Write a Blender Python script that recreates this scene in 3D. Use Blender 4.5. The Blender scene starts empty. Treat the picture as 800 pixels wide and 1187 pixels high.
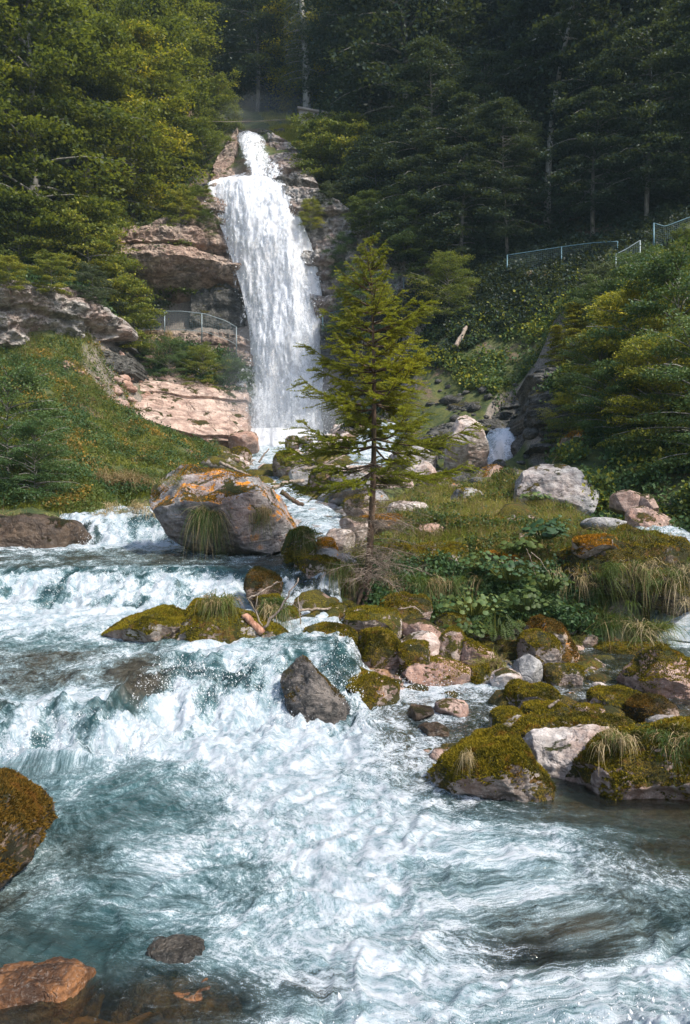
import bpy, math, random
import numpy as np
from mathutils import Vector, Matrix

# ------------------------------------------------------------------ camera, sky, sun, exposure
scene = bpy.context.scene
COL = scene.collection
F = 898.0; CX = 400.0; HY = 593.5; CZ = 2.3      # focal length in photo pixels, principal point, eye height
cam_d = bpy.data.cameras.new("camera"); cam = bpy.data.objects.new("camera", cam_d); COL.objects.link(cam)
cam.location = (0, 0, CZ); cam.rotation_euler = (math.radians(90), 0, 0)
cam_d.sensor_fit = 'HORIZONTAL'; cam_d.sensor_width = 36.0; cam_d.lens = 36.0 * F / 800.0
cam_d.clip_start = 0.05; cam_d.clip_end = 2000
scene.camera = cam
SUN_EL, SUN_AZ = 50.0, 127.0                       # azimuth clockwise from +Y
world = bpy.data.worlds.new("World"); scene.world = world; world.use_nodes = True
wn = world.node_tree; wn.nodes.clear()
sky = wn.nodes.new('ShaderNodeTexSky'); sky.sky_type = 'NISHITA'; sky.sun_disc = False
sky.sun_elevation = math.radians(SUN_EL); sky.sun_rotation = math.radians(SUN_AZ)
sky.air_density = 1.0; sky.dust_density = 2.0; sky.ozone_density = 1.0
bg = wn.nodes.new('ShaderNodeBackground'); bg.inputs['Strength'].default_value = 0.15
wo = wn.nodes.new('ShaderNodeOutputWorld')
wn.links.new(sky.outputs[0], bg.inputs[0]); wn.links.new(bg.outputs[0], wo.inputs[0])
sun_d = bpy.data.lights.new("sun", 'SUN'); sun_d.energy = 3.3; sun_d.angle = math.radians(4); sun_d.color = (1.0, 0.93, 0.82)
sun = bpy.data.objects.new("sun", sun_d); COL.objects.link(sun)
_a, _e = math.radians(SUN_AZ), math.radians(SUN_EL)
sdir = Vector((math.sin(_a) * math.cos(_e), math.cos(_a) * math.cos(_e), math.sin(_e)))
sun.rotation_euler = (-sdir).to_track_quat('-Z', 'Y').to_euler()
scene.view_settings.view_transform = 'Standard'; scene.view_settings.look = 'None'
scene.view_settings.exposure = 0.85; scene.view_settings.gamma = 1.0
scene.render.engine = 'CYCLES'
scene.cycles.volume_bounces = 0; scene.cycles.max_bounces = 6; scene.cycles.transparent_max_bounces = 12; scene.cycles.diffuse_bounces = 3
scene.cycles.glossy_bounces = 2; scene.cycles.transmission_bounces = 3; scene.cycles.caustics_reflective = False
scene.cycles.caustics_refractive = False; scene.cycles.use_denoising = True
scene.cycles.sample_clamp_indirect = 4.0

# ------------------------------------------------------------------ helpers
def P(px, py, Y):
    return np.array([(px - CX) / F * Y, Y, CZ - (py - HY) / F * Y])

_rs = np.random.RandomState(7)
_perm = _rs.permutation(256); _perm = np.concatenate([_perm, _perm, _perm])
_g = _rs.normal(size=(256, 3)); _g /= np.linalg.norm(_g, axis=1)[:, None]
def pn(p, seed=0):
    p = np.asarray(p, float) + np.array([seed * 17.31, seed * 5.77, seed * 9.13])
    i = np.floor(p).astype(np.int64); f = p - i
    u = f * f * f * (f * (f * 6 - 15) + 10)
    i &= 255
    res = 0
    for dx in (0, 1):
        wx = u[:, 0] if dx else 1 - u[:, 0]
        a = _perm[(i[:, 0] + dx) & 255]
        for dy in (0, 1):
            wy = u[:, 1] if dy else 1 - u[:, 1]
            b = _perm[a + ((i[:, 1] + dy) & 255)]
            for dz in (0, 1):
                wz = u[:, 2] if dz else 1 - u[:, 2]
                g = _g[_perm[b + ((i[:, 2] + dz) & 255)]]
                d = g[:, 0] * (f[:, 0] - dx) + g[:, 1] * (f[:, 1] - dy) + g[:, 2] * (f[:, 2] - dz)
                res = res + wx * wy * wz * d
    return res * 1.5
def fbm(p, oct=4, seed=0, lac=2.1, gain=0.5):
    p = np.asarray(p, float); r = 0; a = 1.0
    for k in range(oct):
        r = r + a * pn(p, seed + k * 3); p = p * lac; a *= gain
    return r
def ridged(p, oct=4, seed=0):
    p = np.asarray(p, float); r = 0; a = 1.0
    for k in range(oct):
        r = r + a * (1 - 2 * np.abs(pn(p, seed + k * 3))); p = p * 2.1; a *= 0.5
    return r * 0.5
def sstep(a, b, x):
    t = np.clip((x - a) / (b - a), 0, 1); return t * t * (3 - 2 * t)

def tag(o, label=None, cat=None, group=None, kind=None):
    if label: o["label"] = label
    if cat: o["category"] = cat
    if group: o["group"] = group
    if kind: o["kind"] = kind
    return o
def empty(name, loc, label, cat, group=None):
    o = bpy.data.objects.new(name, None); COL.objects.link(o); o.location = loc
    o.empty_display_size = 0.2
    return tag(o, label, cat, group)
def mk(name, V, Fc, material=None, parent=None, smooth=True, attrs=None, loc=None):
    """mesh object from numpy arrays; Fc = (n,k) array or list of such arrays"""
    if not isinstance(Fc, list): Fc = [Fc]
    V = np.asarray(V, np.float32)
    me = bpy.data.meshes.new(name)
    me.vertices.add(len(V)); me.vertices.foreach_set('co', V.ravel())
    nl = sum(f.size for f in Fc); nf = sum(len(f) for f in Fc)
    me.loops.add(nl); me.loops.foreach_set('vertex_index', np.concatenate([f.ravel() for f in Fc]).astype(np.int32))
    me.polygons.add(nf)
    tot = np.concatenate([np.full(len(f), f.shape[1], np.int32) for f in Fc])
    st = np.concatenate([[0], np.cumsum(tot)[:-1]]).astype(np.int32)
    me.polygons.foreach_set('loop_start', st)
    me.update(calc_edges=True)
    if smooth: me.polygons.foreach_set('use_smooth', np.ones(nf, bool))
    if attrs:
        for k, a in attrs.items():
            a = np.asarray(a, np.float32)
            if a.ndim == 1:
                at = me.attributes.new(k, 'FLOAT', 'POINT'); at.data.foreach_set('value', a)
            else:
                at = me.attributes.new(k, 'FLOAT_VECTOR', 'POINT'); at.data.foreach_set('vector', a.ravel())
    me.validate(); me.update()
    if material: me.materials.append(material)
    o = bpy.data.objects.new(name, me); COL.objects.link(o)
    if parent is not None: o.parent = parent
    if loc is not None: o.location = loc
    return o
def grid_faces(nr, nc, keep=None):
    i = np.arange(nr - 1)[:, None] * nc + np.arange(nc - 1)[None]
    f = np.stack([i, i + 1, i + nc + 1, i + nc], -1).reshape(-1, 4)
    return f if keep is None else f[keep.reshape(-1)]
def tube(pts, rad, sides=6, cap=True):
    pts = np.asarray(pts, float); rad = np.broadcast_to(np.asarray(rad, float), (len(pts),))
    t = np.gradient(pts, axis=0); t /= np.linalg.norm(t, axis=1)[:, None] + 1e-9
    ref = np.array([0.13, 0.31, 0.95]) if abs(t[0, 2]) < 0.8 else np.array([0.95, 0.2, 0.1])
    a = np.cross(t, ref); a /= np.linalg.norm(a, axis=1)[:, None] + 1e-9
    b = np.cross(t, a)
    th = np.arange(sides) / sides * 2 * math.pi
    V = pts[:, None] + rad[:, None, None] * (np.cos(th)[None, :, None] * a[:, None] + np.sin(th)[None, :, None] * b[:, None])
    n = len(pts); i = np.arange(n - 1)[:, None] * sides; j = np.arange(sides)[None]; j2 = (j + 1) % sides
    Q = np.stack([i + j, i + j2, i + sides + j2, i + sides + j], -1).reshape(-1, 4)
    V = V.reshape(-1, 3)
    fs = [Q]
    if cap:
        V = np.vstack([V, pts[0], pts[-1]]); c0, c1 = n * sides, n * sides + 1
        jj = np.arange(sides); j3 = (jj + 1) % sides
        T = np.vstack([np.stack([np.full(sides, c0), j3, jj], -1), np.stack([np.full(sides, c1), (n - 1) * sides + jj, (n - 1) * sides + j3], -1)])
        fs.append(T)
    return V, fs
class MB:
    def __init__(s): s.V = []; s.Q = []; s.T = []; s.n = 0
    def add(s, V, fs):
        if not isinstance(fs, list): fs = [fs]
        for f in fs:
            (s.Q if f.shape[1] == 4 else s.T).append(f + s.n)
        s.V.append(np.asarray(V, float)); s.n += len(V)
    def tube(s, *a, **k): s.add(*tube(*a, **k))
    def build(s, name, m, parent=None, smooth=True, loc=None):
        fs = []
        if s.Q: fs.append(np.vstack(s.Q))
        if s.T: fs.append(np.vstack(s.T))
        return mk(name, np.vstack(s.V), fs, m, parent, smooth, loc=loc)

# ------------------------------------------------------------------ node helper
class NT:
    def __init__(s, name):
        s.m = bpy.data.materials.new(name); s.m.use_nodes = True; s.t = s.m.node_tree; s.t.nodes.clear()
        s.out = s.t.nodes.new('ShaderNodeOutputMaterial')
    def n(s, typ, out=0, at=None, **kw):
        nd = s.t.nodes.new('ShaderNode' + typ)
        if at:
            for k, v in at.items(): setattr(nd, k, v)
        for k, v in kw.items():
            key = int(k[1:]) if k[0] == 'i' and k[1:].isdigit() else k.replace('_', ' ')
            s.set(nd.inputs[key], v)
        return nd.outputs[out] if out is not None else nd
    def set(s, inp, v):
        if isinstance(v, bpy.types.NodeSocket): s.t.links.new(v, inp)
        else:
            if isinstance(v, tuple) and len(v) == 3 and inp.type == 'RGBA': v = (*v, 1)
            inp.default_value = v
    def math(s, op, a, b=0.0, c=0.0, clamp=False):
        nd = s.t.nodes.new('ShaderNodeMath'); nd.operation = op; nd.use_clamp = clamp
        s.set(nd.inputs[0], a); s.set(nd.inputs[1], b); s.set(nd.inputs[2], c); return nd.outputs[0]
    def mix(s, f, a, b, blend='MIX'):
        nd = s.t.nodes.new('ShaderNodeMix'); nd.data_type = 'RGBA'; nd.blend_type = blend
        s.set(nd.inputs[0], f); s.set(nd.inputs[6], a); s.set(nd.inputs[7], b); return nd.outputs[2]
    def ss(s, x, a, b, lo=0.0, hi=1.0):
        nd = s.t.nodes.new('ShaderNodeMapRange'); nd.interpolation_type = 'SMOOTHSTEP'
        s.set(nd.inputs[0], x); s.set(nd.inputs[1], a); s.set(nd.inputs[2], b); s.set(nd.inputs[3], lo); s.set(nd.inputs[4], hi); return nd.outputs[0]
    def noise(s, vec, scale, detail=6, rough=0.55, dist=0.0, col=False):
        return s.n('TexNoise', out=1 if col else 0, Vector=vec, Scale=scale, Detail=detail, Roughness=rough, Distortion=dist)
    def vscale(s, vec, sc):
        return s.n('VectorMath', at={'operation': 'MULTIPLY'}, i0=vec, i1=sc)
    def bump(s, h, strength=0.5, dist=0.05, normal=None):
        kw = dict(Strength=strength, Distance=dist, Height=h)
        if normal is not None: kw['Normal'] = normal
        return s.n('Bump', **kw)
    def surf(s, sh): s.t.links.new(sh, s.out.inputs[0]); return s.m
    def mixs(s, f, a, b):
        nd = s.t.nodes.new('ShaderNodeMixShader'); s.set(nd.inputs[0], f); s.t.links.new(a, nd.inputs[1]); s.t.links.new(b, nd.inputs[2]); return nd.outputs[0]

def rock_mat(name, A, B, moss=0.5, mossA=(0.055, 0.065, 0.008), mossB=(0.15, 0.10, 0.012), lichen=0.0, scale=1.0, wet=0.0, crack=0.5, pink=0.0, world_z=None, layer=0.0):
    t = NT(name)
    geo = t.n('NewGeometry', out=None); pos = geo.outputs['Position']; nz = t.n('SeparateXYZ', out=2, Vector=geo.outputs['Normal'])
    oi = t.n('ObjectInfo', out=None); rnd = oi.outputs['Random']
    big = t.noise(pos, 0.9 * scale, 5, 0.6, 0.3); mid = t.noise(pos, 5 * scale, 8, 0.65, 0.6); fine = t.noise(pos, 38 * scale, 6, 0.7)
    wv = t.vscale(pos, (1.0, 1.0, 3.2)); lay = t.noise(wv, 1.6 * scale, 7, 0.6, 1.2)
    c = t.mix(t.ss(mid, 0.35, 0.65), A, B)
    c = t.mix(t.math('MULTIPLY', t.ss(lay, 0.45, 0.6), 0.55), c, tuple(x * 0.42 for x in A))
    if pink > 0: c = t.mix(t.math('MULTIPLY', t.ss(big, 0.4, 0.62), pink), c, (0.36, 0.19, 0.13))
    c = t.mix(t.math('MULTIPLY', t.ss(fine, 0.5, 0.75), 0.35), c, (0.62, 0.6, 0.56))
    c = t.mix(t.math('MULTIPLY', t.ss(fine, 0.48, 0.25), 0.5), c, tuple(x * 0.35 for x in A))
    vor = t.n('TexVoronoi', out=0, at={'feature': 'DISTANCE_TO_EDGE'}, Vector=t.n('VectorMath', at={'operation': 'ADD'}, i0=pos, i1=t.vscale(t.noise(pos, 2.2 * scale, 4, 0.6, 0, True), (0.9, 0.9, 0.9))), Scale=1.5 * scale)
    ck = t.ss(vor, 0.0, 0.045)
    if lichen > 0:
        ln = t.noise(pos, 2.6 * scale, 8, 0.7, 0.8)
        lm = t.math('MULTIPLY', t.ss(ln, 0.66 - 0.22 * lichen, 0.70 - 0.2 * lichen), t.ss(nz, -0.2, 0.5))
        c = t.mix(lm, c, t.mix(t.ss(fine, 0.4, 0.6), (0.42, 0.14, 0.01), (0.62, 0.27, 0.02)))
    mn = t.noise(pos, 2.1 * scale, 9, 0.68, 0.4)
    mm = t.math('ADD', t.math('MULTIPLY', nz, 0.40), t.math('ADD', t.math('MULTIPLY', mn, 2.3), -.4))
    mm = t.math('ADD', mm, t.math('MULTIPLY', t.math('SUBTRACT', rnd, 0.5), 0.12))
    th = 1.42 - 0.85 * moss
    mmask = t.ss(mm, th, th + 0.10) if moss > 0 else 0.0
    mossn = t.noise(pos, 70, 5, 0.8)
    mcol = t.mix(t.ss(t.noise(pos, 3.3 * scale, 7, 0.7), 0.42, 0.58), mossA, mossB)
    mcol = t.mix(t.ss(mossn, 0.42, 0.66), tuple(x * 0.35 for x in mossA), mcol)
    mcol = t.mix(t.math('MULTIPLY', t.ss(t.noise(pos, 1.7 * scale, 5, .65, .5), .5, .62), .8), mcol, (.028, .030, .010))
    mcol = t.mix(t.math('MULTIPLY', t.ss(t.noise(pos, 6.5 * scale, 4, .6), .56, .66), .6), mcol, (.16, .075, .018))
    c = t.mix(mmask, c, mcol)
    h = t.math('ADD', t.math('MULTIPLY', mid, 0.5), t.math('MULTIPLY', fine, 0.16))
    h = t.math('ADD', h, t.math('MULTIPLY', ck, 0.22 * crack))
    h = t.math('ADD', h, t.math('MULTIPLY', lay, 0.45 + layer))
    h = t.math('ADD', h, t.math('MULTIPLY', t.math('MULTIPLY', mmask, mossn), 0.55))
    nb = t.bump(h, 0.75, 0.13 / scale)
    if wet > 0: 
        wm = t.math('MULTIPLY', t.ss(t.n('SeparateXYZ', out=2, Vector=pos), world_z[0], world_z[1], 1.0, 0.0), 1.0) if world_z else 1.0
        c = t.mix(t.math('MULTIPLY', wm, wet), c, t.n('MixRGB', at={'blend_type': 'MULTIPLY'}, Fac=1.0, Color1=c, Color2=(0.35, 0.33, 0.3, 1)))
        rg = t.math('SUBTRACT', 0.88, t.math('MULTIPLY', wm, 0.6 * wet))
    else: rg = 0.9
    b = t.n('BsdfPrincipled', Base_Color=c, Roughness=rg, Normal=nb, Specular_IOR_Level=0.35)
    return t.surf(b)

def leaf_mat(name, c1, c2, c3, transl=0.35, rough=0.55, rnd_amt=1.0):
    t = NT(name)
    isl = t.n('NewGeometry', out=8); oi = t.n('ObjectInfo', out=5)
    pos = t.n('NewGeometry', out=0)
    cl = t.noise(pos, 0.45, 4, 0.6)
    r = t.math('ADD', t.math('MULTIPLY', isl, 0.55), t.math('MULTIPLY', t.math('SUBTRACT', cl, 0.5), 1.6))
    r = t.math('ADD', r, t.math('SUBTRACT', t.math('MULTIPLY', oi, 0.7), .15))
    c = t.mix(t.ss(r, 0.0, 0.55), c1, c2); c = t.mix(t.ss(r, 0.55, 1.05), c, c3)
    d = t.n('BsdfPrincipled', Base_Color=c, Roughness=rough, Specular_IOR_Level=0.3)
    tc = t.mix(0.5, c, (0.22, 0.24, 0.01), 'ADD') if transl > 0.2 else c
    tr = t.n('BsdfTranslucent', Color=tc)
    return t.surf(t.mixs(transl, d, tr))
def bark_mat(name, A, B, scale=1.0):
    t = NT(name); pos = t.n('NewGeometry', out=0)
    v = t.vscale(pos, (9 * scale, 9 * scale, 2.2 * scale)); a = t.noise(v, 1.0, 7, 0.7, 0.6)
    c = t.mix(t.ss(a, 0.35, 0.65), A, B)
    c = t.mix(t.math('MULTIPLY', t.ss(t.noise(pos, 3, 4), 0.5, 0.65), 0.4), c, (0.05, 0.06, 0.02))
    return t.surf(t.n('BsdfPrincipled', Base_Color=c, Roughness=0.9, Normal=t.bump(a, 0.8, 0.03)))
def plain_mat(name, c, rough=0.5, metal=0.0):
    t = NT(name); pos = t.n('NewGeometry', out=0)
    f = t.noise(pos, 14, 5, 0.6)
    cc = t.mix(t.ss(f, 0.3, 0.7), tuple(x * 0.75 for x in c), c)
    return t.surf(t.n('BsdfPrincipled', Base_Color=cc, Roughness=rough, Metallic=metal))

# ------------------------------------------------------------------ terrain: heights through surveyed points
CTRL = [  # photo x, photo y, distance
 (0,600,16.5),(60,606,16.8),(0,500,24),(0,424,31),(100,440,33),(60,480,28),(150,500,30),(230,520,32),(200,560,22),(120,560,22),(60,560,20.5),
 (130,470,36),(290,505,42),(180,500,38),(150,430,41.5),(210,432,43),(290,440,44.3),(150,385,45),(290,388,45.5),
 (0,426,33),(115,424,36.5),(0,333,38.5),(105,338,40),(-100,330,38),(-100,420,31),(-100,520,22),
 (130,290,46),(60,280,48),(0,260,48),(-100,240,50),(200,250,49.5),(240,216,50),(280,213,49),(330,213,49),(360,216,49.5),
 (262,175,53),(285,158,55),(320,150,57),(340,170,53),(320,138,62),(345,134,70),(385,150,57),(430,172,55),(395,168,55),(260,140,62),
 (400,375,45.2),(470,335,43.5),(430,330,46.5),(560,332,41),(600,318,40),(720,303,37),(800,280,35),(900,265,34),
 (400,235,50),(460,250,49),(600,258,46),(800,215,44),(950,200,42),
 (500,420,37),(620,430,33),(540,470,32),(590,500,29.5),(440,440,42),(400,490,41.5),(300,515,41),(350,515,40.5),
 (800,400,24),(700,415,26),(640,470,25.5),(660,535,21),(800,560,17.5),(740,592,16.5),(800,480,20),(950,420,20),(950,540,15),(640,380,32),(720,350,30),
 (310,538,36),(330,560,28),(420,540,30),(500,540,27),(400,578,21.5),(540,562,22),(600,582,18.5),(600,556,24.5),(570,556,24),(628,552,24.5),(590,547,26.8),(480,600,16.8),(360,612,17),(420,636,14.6),(560,602,16.2),(640,612,15.3),(700,628,14.3),(780,650,13.2),(250,600,19),
 (440,664,12.9),(550,655,13.2),(640,665,13.0),(550,745,11.5),(440,712,11.6),(380,690,11.8),(680,735,11.9),(780,745,11.8),(900,740,11.8),(900,650,13),
 (400,752,10.1),(340,748,10.2),(500,772,10),(600,775,10.3),(640,798,9.4),(700,788,9.9),(800,806,9.2),(900,806,9.2),(500,868,7.35),(800,872,7.25),(650,890,6.9),(800,925,6.25),(900,870,7.2),(560,850,7.8),
]
XYZ = [(-9,4,.8),(-12,4,3),(-9.5,10,1.6),(-14,10,4.5),(-20,20,10),(-30,30,22),(-40,50,40),(-9,-6,1),(9,-6,1),(0,-12,0.5),(12,4,2),(10,9,1.5),(16,10,5),(24,20,14),(34,35,28),
 (-25,45,28),(-18,60,34),(-28,70,52),(-9,72,41),(0,80,44),(-10,90,54),(10,66,38),(20,60,37),(32,60,42),(12,85,52),(30,85,60),(-40,90,72),(0,120,70),(-30,130,88),(30,130,88),(50,60,52),(60,100,80),(-60,60,60),
 (0,170,95),(-60,170,110),(60,170,110),(-110,100,110),(110,100,110),(-110,20,60),(110,20,60),(-60,-12,30),(60,-12,30),(0,6.2,0.1),(2,7.6,.1),(3.2,9.6,.2),(1.2,9.4,.18),(5,8,.25)]
cp = np.array([P(*c) for c in CTRL] + [np.array(c, float) for c in XYZ])
_c2 = 0.5
def _phi(a, b):
    d2 = (a[:, None, 0] - b[None, :, 0]) ** 2 + (a[:, None, 1] - b[None, :, 1]) ** 2
    return -np.sqrt(d2 + _c2)
def _solve():
    n = len(cp); A = np.zeros((n + 3, n + 3)); A[:n, :n] = _phi(cp, cp) + np.eye(n) * -0.05
    Pm = np.column_stack([np.ones(n), cp[:, :2]]); A[:n, n:] = Pm; A[n:, :n] = Pm.T
    return np.linalg.solve(A, np.concatenate([cp[:, 2], np.zeros(3)]))
_w = _solve()
def sdf_poly(x, y, poly):
    """positive inside"""
    poly = np.asarray(poly, float); d = np.full(x.shape, 1e9); ins = np.zeros(x.shape, bool)
    for k in range(len(poly)):
        ax, ay = poly[k]; bx, by = poly[(k + 1) % len(poly)]
        ex, ey = bx - ax, by - ay; t = np.clip(((x - ax) * ex + (y - ay) * ey) / (ex * ex + ey * ey), 0, 1)
        d = np.minimum(d, np.hypot(x - ax - t * ex, y - ay - t * ey))
        c = ((ay > y) != (by > y)) & (x < (bx - ax) * (y - ay) / (by - ay + 1e-12) + ax); ins ^= c
    return np.where(ins, d, -d)
RIVER = [(10,-5),(10,5.9),(3,6.05),(1.7,6.2),(.85,6.5),(.55,7.2),(.6,8.2),(.35,8.9),(-.15,9.35),(-.55,9.8),(-.6,11),(-.7,12),(-.75,13.2),(-1.1,14),(-3.1,15.4),(-3.5,17.0),(-3.7,20),(-5.7,20),(-5.75,17.3),(-5.5,16.1),(-7,15.5),(-10.5,15),(-11.5,8),(-11,-5)]
def zw(x, y):
    """surface height of the main river"""
    yy = y + 0.28 * pn(np.stack([x * 0.7, y * 0.15, x * 0], -1), 3) + 0.08 * pn(np.stack([x * 2.1, y * 1.3, x * 0], -1), 4)
    yy = np.where(y < 6.5, y, yy)
    zL = np.interp(yy, [0, 7.22, 7.34, 7.5, 7.66, 8.5, 9.9, 11.4, 11.6, 12.0, 12.25, 12.65, 16.0, 16.25, 16.6, 16.9, 20, 24], [0, 0, .13, .33, .42, .54, .70, .84, .92, 1.12, 1.28, 1.39, 1.60, 1.75, 2.05, 2.22, 2.5, 2.9])
    zC = np.interp(yy, [0, 7.6, 7.9, 8.3, 8.7, 9.1, 9.4, 11.4, 11.6, 12.0, 12.25, 12.65, 16.0, 24], [0, 0, .1, .32, .52, .65, .70, .84, .92, 1.12, 1.28, 1.39, 1.60, 2.9])
    zR = np.interp(y, [0, 6.9, 7.7, 9, 11, 24], [0, 0, .12, .19, .25, .25])
    a = sstep(-2.4, -1.7, x); b = sstep(-.15, .5, x)
    z = zL * (1 - a) + zC * a
    return z * (1 - b) + zR * b
STREAMS = {}   # ribbons that carve the ground: list of (x,y,z,halfwidth)
def ribbon_pts(lst, n=80):
    p = np.array([[*P(a, b, Y), w] for a, b, Y, w in lst]); k = np.linspace(0, len(p) - 1, n); i = np.arange(len(p))
    return np.stack([np.interp(k, i, p[:, c]) for c in range(4)], -1)
STREAMS['upper'] = ribbon_pts([(330,508,42.5,2.2),(322,520,40,1.9),(316,536,36,1.1),(318,556,30,0.9),(330,572,25,0.8),(352,588,21.5,0.7),(378,604,18.6,0.7),(384,622,16.4,0.6),(330,636,14.6,1.2)])
STREAMS['gully'] = ribbon_pts([(446,490,36,.7),(436,505,34,.7),(430,520,31,0.7),(425,540,28,.5)])
STREAMS['fall'] = ribbon_pts([(612,494,31,.9),(597,499,29.6,.8),(588,503,28.8,.75),(586,530,28.0,.7),(590,545,27,.6)])
STREAMS['brook'] = ribbon_pts([(725,603,17,.5),(752,612,15.6,.6),(778,628,14.4,.65),(800,655,13.2,.6),(826,690,12.6,.6),(834,745,11.7,.6),(800,765,11,.8)])
def tz(x, y, detail=True):
    sh = np.shape(x); x = np.atleast_1d(np.asarray(x, float)).ravel(); y = np.atleast_1d(np.asarray(y, float)).ravel()
    out = np.empty(len(x))
    for s in range(0, len(x), 40000):
        q = np.stack([x[s:s + 40000], y[s:s + 40000]], -1)
        out[s:s + 40000] = _phi(q, cp) @ _w[:-3] + _w[-3] + q @ _w[-2:]
    if detail:
        p = np.stack([x, y, x * 0], -1); amp = np.clip((y - 5) / 25, 0.06, 1)
        out += amp * (0.5 * fbm(p * 0.22, 3, 11) + 0.22 * fbm(p * 0.9, 4, 12)) + 0.035 * fbm(p * 4, 3, 14)
    sd = sdf_poly(x, y, RIVER)
    near = sd > -1.2
    if near.any():
        w = zw(x[near], y[near]); dep = np.clip(0.1 + 0.35 * np.clip(sd[near], 0, 1.2), 0, .5)
        lo = w - dep
        k = sstep(-0.35, 0.15, sd[near])
        out[near] = out[near] * (1 - k) + np.minimum(out[near], lo) * k
    for nm, r in STREAMS.items():
        for j in range(0, len(r), 1):
            d = np.hypot(x - r[j, 0], y - r[j, 1]); m = d < r[j, 3] + 0.8
            if m.any():
                k = 1 - sstep(r[j, 3] * 0.7, r[j, 3] + 0.8, d[m]); lo = r[j, 2] - 0.12
                out[m] = out[m] * (1 - k) + np.minimum(out[m], lo) * k
    return out.reshape(sh)

# submerged shelf in the near left corner and near right
def bed_adjust(x, y, z):
    sh = np.shape(z); x, y, z = np.ravel(x), np.ravel(y), np.ravel(z)
    g = lambda cx, cy, rx, ry: np.exp(-((x - cx) / rx) ** 2 - ((y - cy) / ry) ** 2)
    z = np.maximum(z, -0.6 + 0.57 * g(-1.1, 3.6, 1.0, 0.42) * (1 + 0.25 * pn(np.stack([x * 3, y * 3, x * 0], -1), 5)))
    z = np.maximum(z, -0.6 + 0.5 * g(0.9, 4.0, 0.8, 0.35) * (1 + 0.3 * pn(np.stack([x * 4, y * 4, x * 0], -1), 6)))
    z = np.maximum(z, -0.6 + 0.52 * g(2.6, 5.2, 1.3, 0.8))
    z = np.maximum(z, -0.6 + 0.5 * g(-0.15, 3.75, 0.35, 0.2))
    return z.reshape(sh)

def build_ground():
    ys = [-11.0]
    while ys[-1] < 175:
        y = ys[-1]; d = abs(y - 8)
        ys.append(y + (0.07 + 0.004 * d if y > 2 else 0.4) + (0.012 * max(0, y - 45)))
    ys = np.array(ys); nc = 460
    u = np.linspace(-1, 1, nc); u = np.sign(u) * (0.55 * np.abs(u) + 0.45 * np.abs(u) ** 3)
    X = u[None] * (14 + 0.95 * np.clip(ys, 0, None))[:, None] * 1.25; Y = np.repeat(ys[:, None], nc, 1)
    Z = bed_adjust(X, Y, tz(X, Y))
    V = np.stack([X, Y, Z], -1).reshape(-1, 3)
    t = NT('ground_soil')
    geo = t.n('NewGeometry', out=None); pos = geo.outputs['Position']; nz = t.n('SeparateXYZ', out=2, Vector=geo.outputs['Normal'])
    sep = t.n('SeparateXYZ', out=None, Vector=pos)
    a = t.noise(pos, 0.35, 7, 0.65, 0.3); b = t.noise(pos, 2.5, 8, 0.7, 0.4); f = t.noise(pos, 22, 6, 0.7)
    grass = t.mix(t.ss(b, 0.4, 0.6), (0.03, 0.05, 0.012), (0.085, 0.095, 0.02))
    soil = t.mix(t.ss(f, 0.35, 0.65), (0.055, 0.038, 0.025), (0.20, 0.135, 0.09))
    rock = t.mix(t.ss(f, 0.35, 0.65), (0.10, 0.095, 0.09), (0.32, 0.27, 0.23))
    c = t.mix(t.ss(a, 0.52, 0.62), grass, soil)
    c = t.mix(t.ss(nz, 0.62, 0.45), c, rock)
    # bed of the stream: stones, ochre near the camera
    st = t.n('TexVoronoi', out=1, Vector=pos, Scale=9.0); sv = t.n('SeparateColor', out=0, Color=st)
    bedc = t.mix(t.ss(f, 0.3, 0.7), (0.16, 0.085, 0.04), (0.34, 0.20, 0.11)); bedc = t.mix(t.ss(sv, 0.3, 0.8), bedc, (0.24, 0.21, 0.18))
    bedc = t.mix(t.math('MULTIPLY', t.ss(sep.outputs[1], 4.3, 3.6), t.ss(sep.outputs[0], 0.2, -0.6)), bedc, t.mix(t.ss(b, 0.4, 0.6), (0.50, 0.17, 0.04), (0.18, 0.08, 0.04)))
    c = t.mix(t.math('MULTIPLY', t.ss(sep.outputs[2], 0.55, 0.3), t.ss(sep.outputs[1], 13.5, 12.5)), c, bedc)
    h = t.math('ADD', t.math('MULTIPLY', f, 0.3), b)
    m = t.surf(t.n('BsdfPrincipled', Base_Color=c, Roughness=0.9, Normal=t.bump(h, 0.8, 0.12)))
    o = mk('ground', V, grid_faces(len(ys), nc), m); tag(o, kind='structure')
build_ground()

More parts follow.
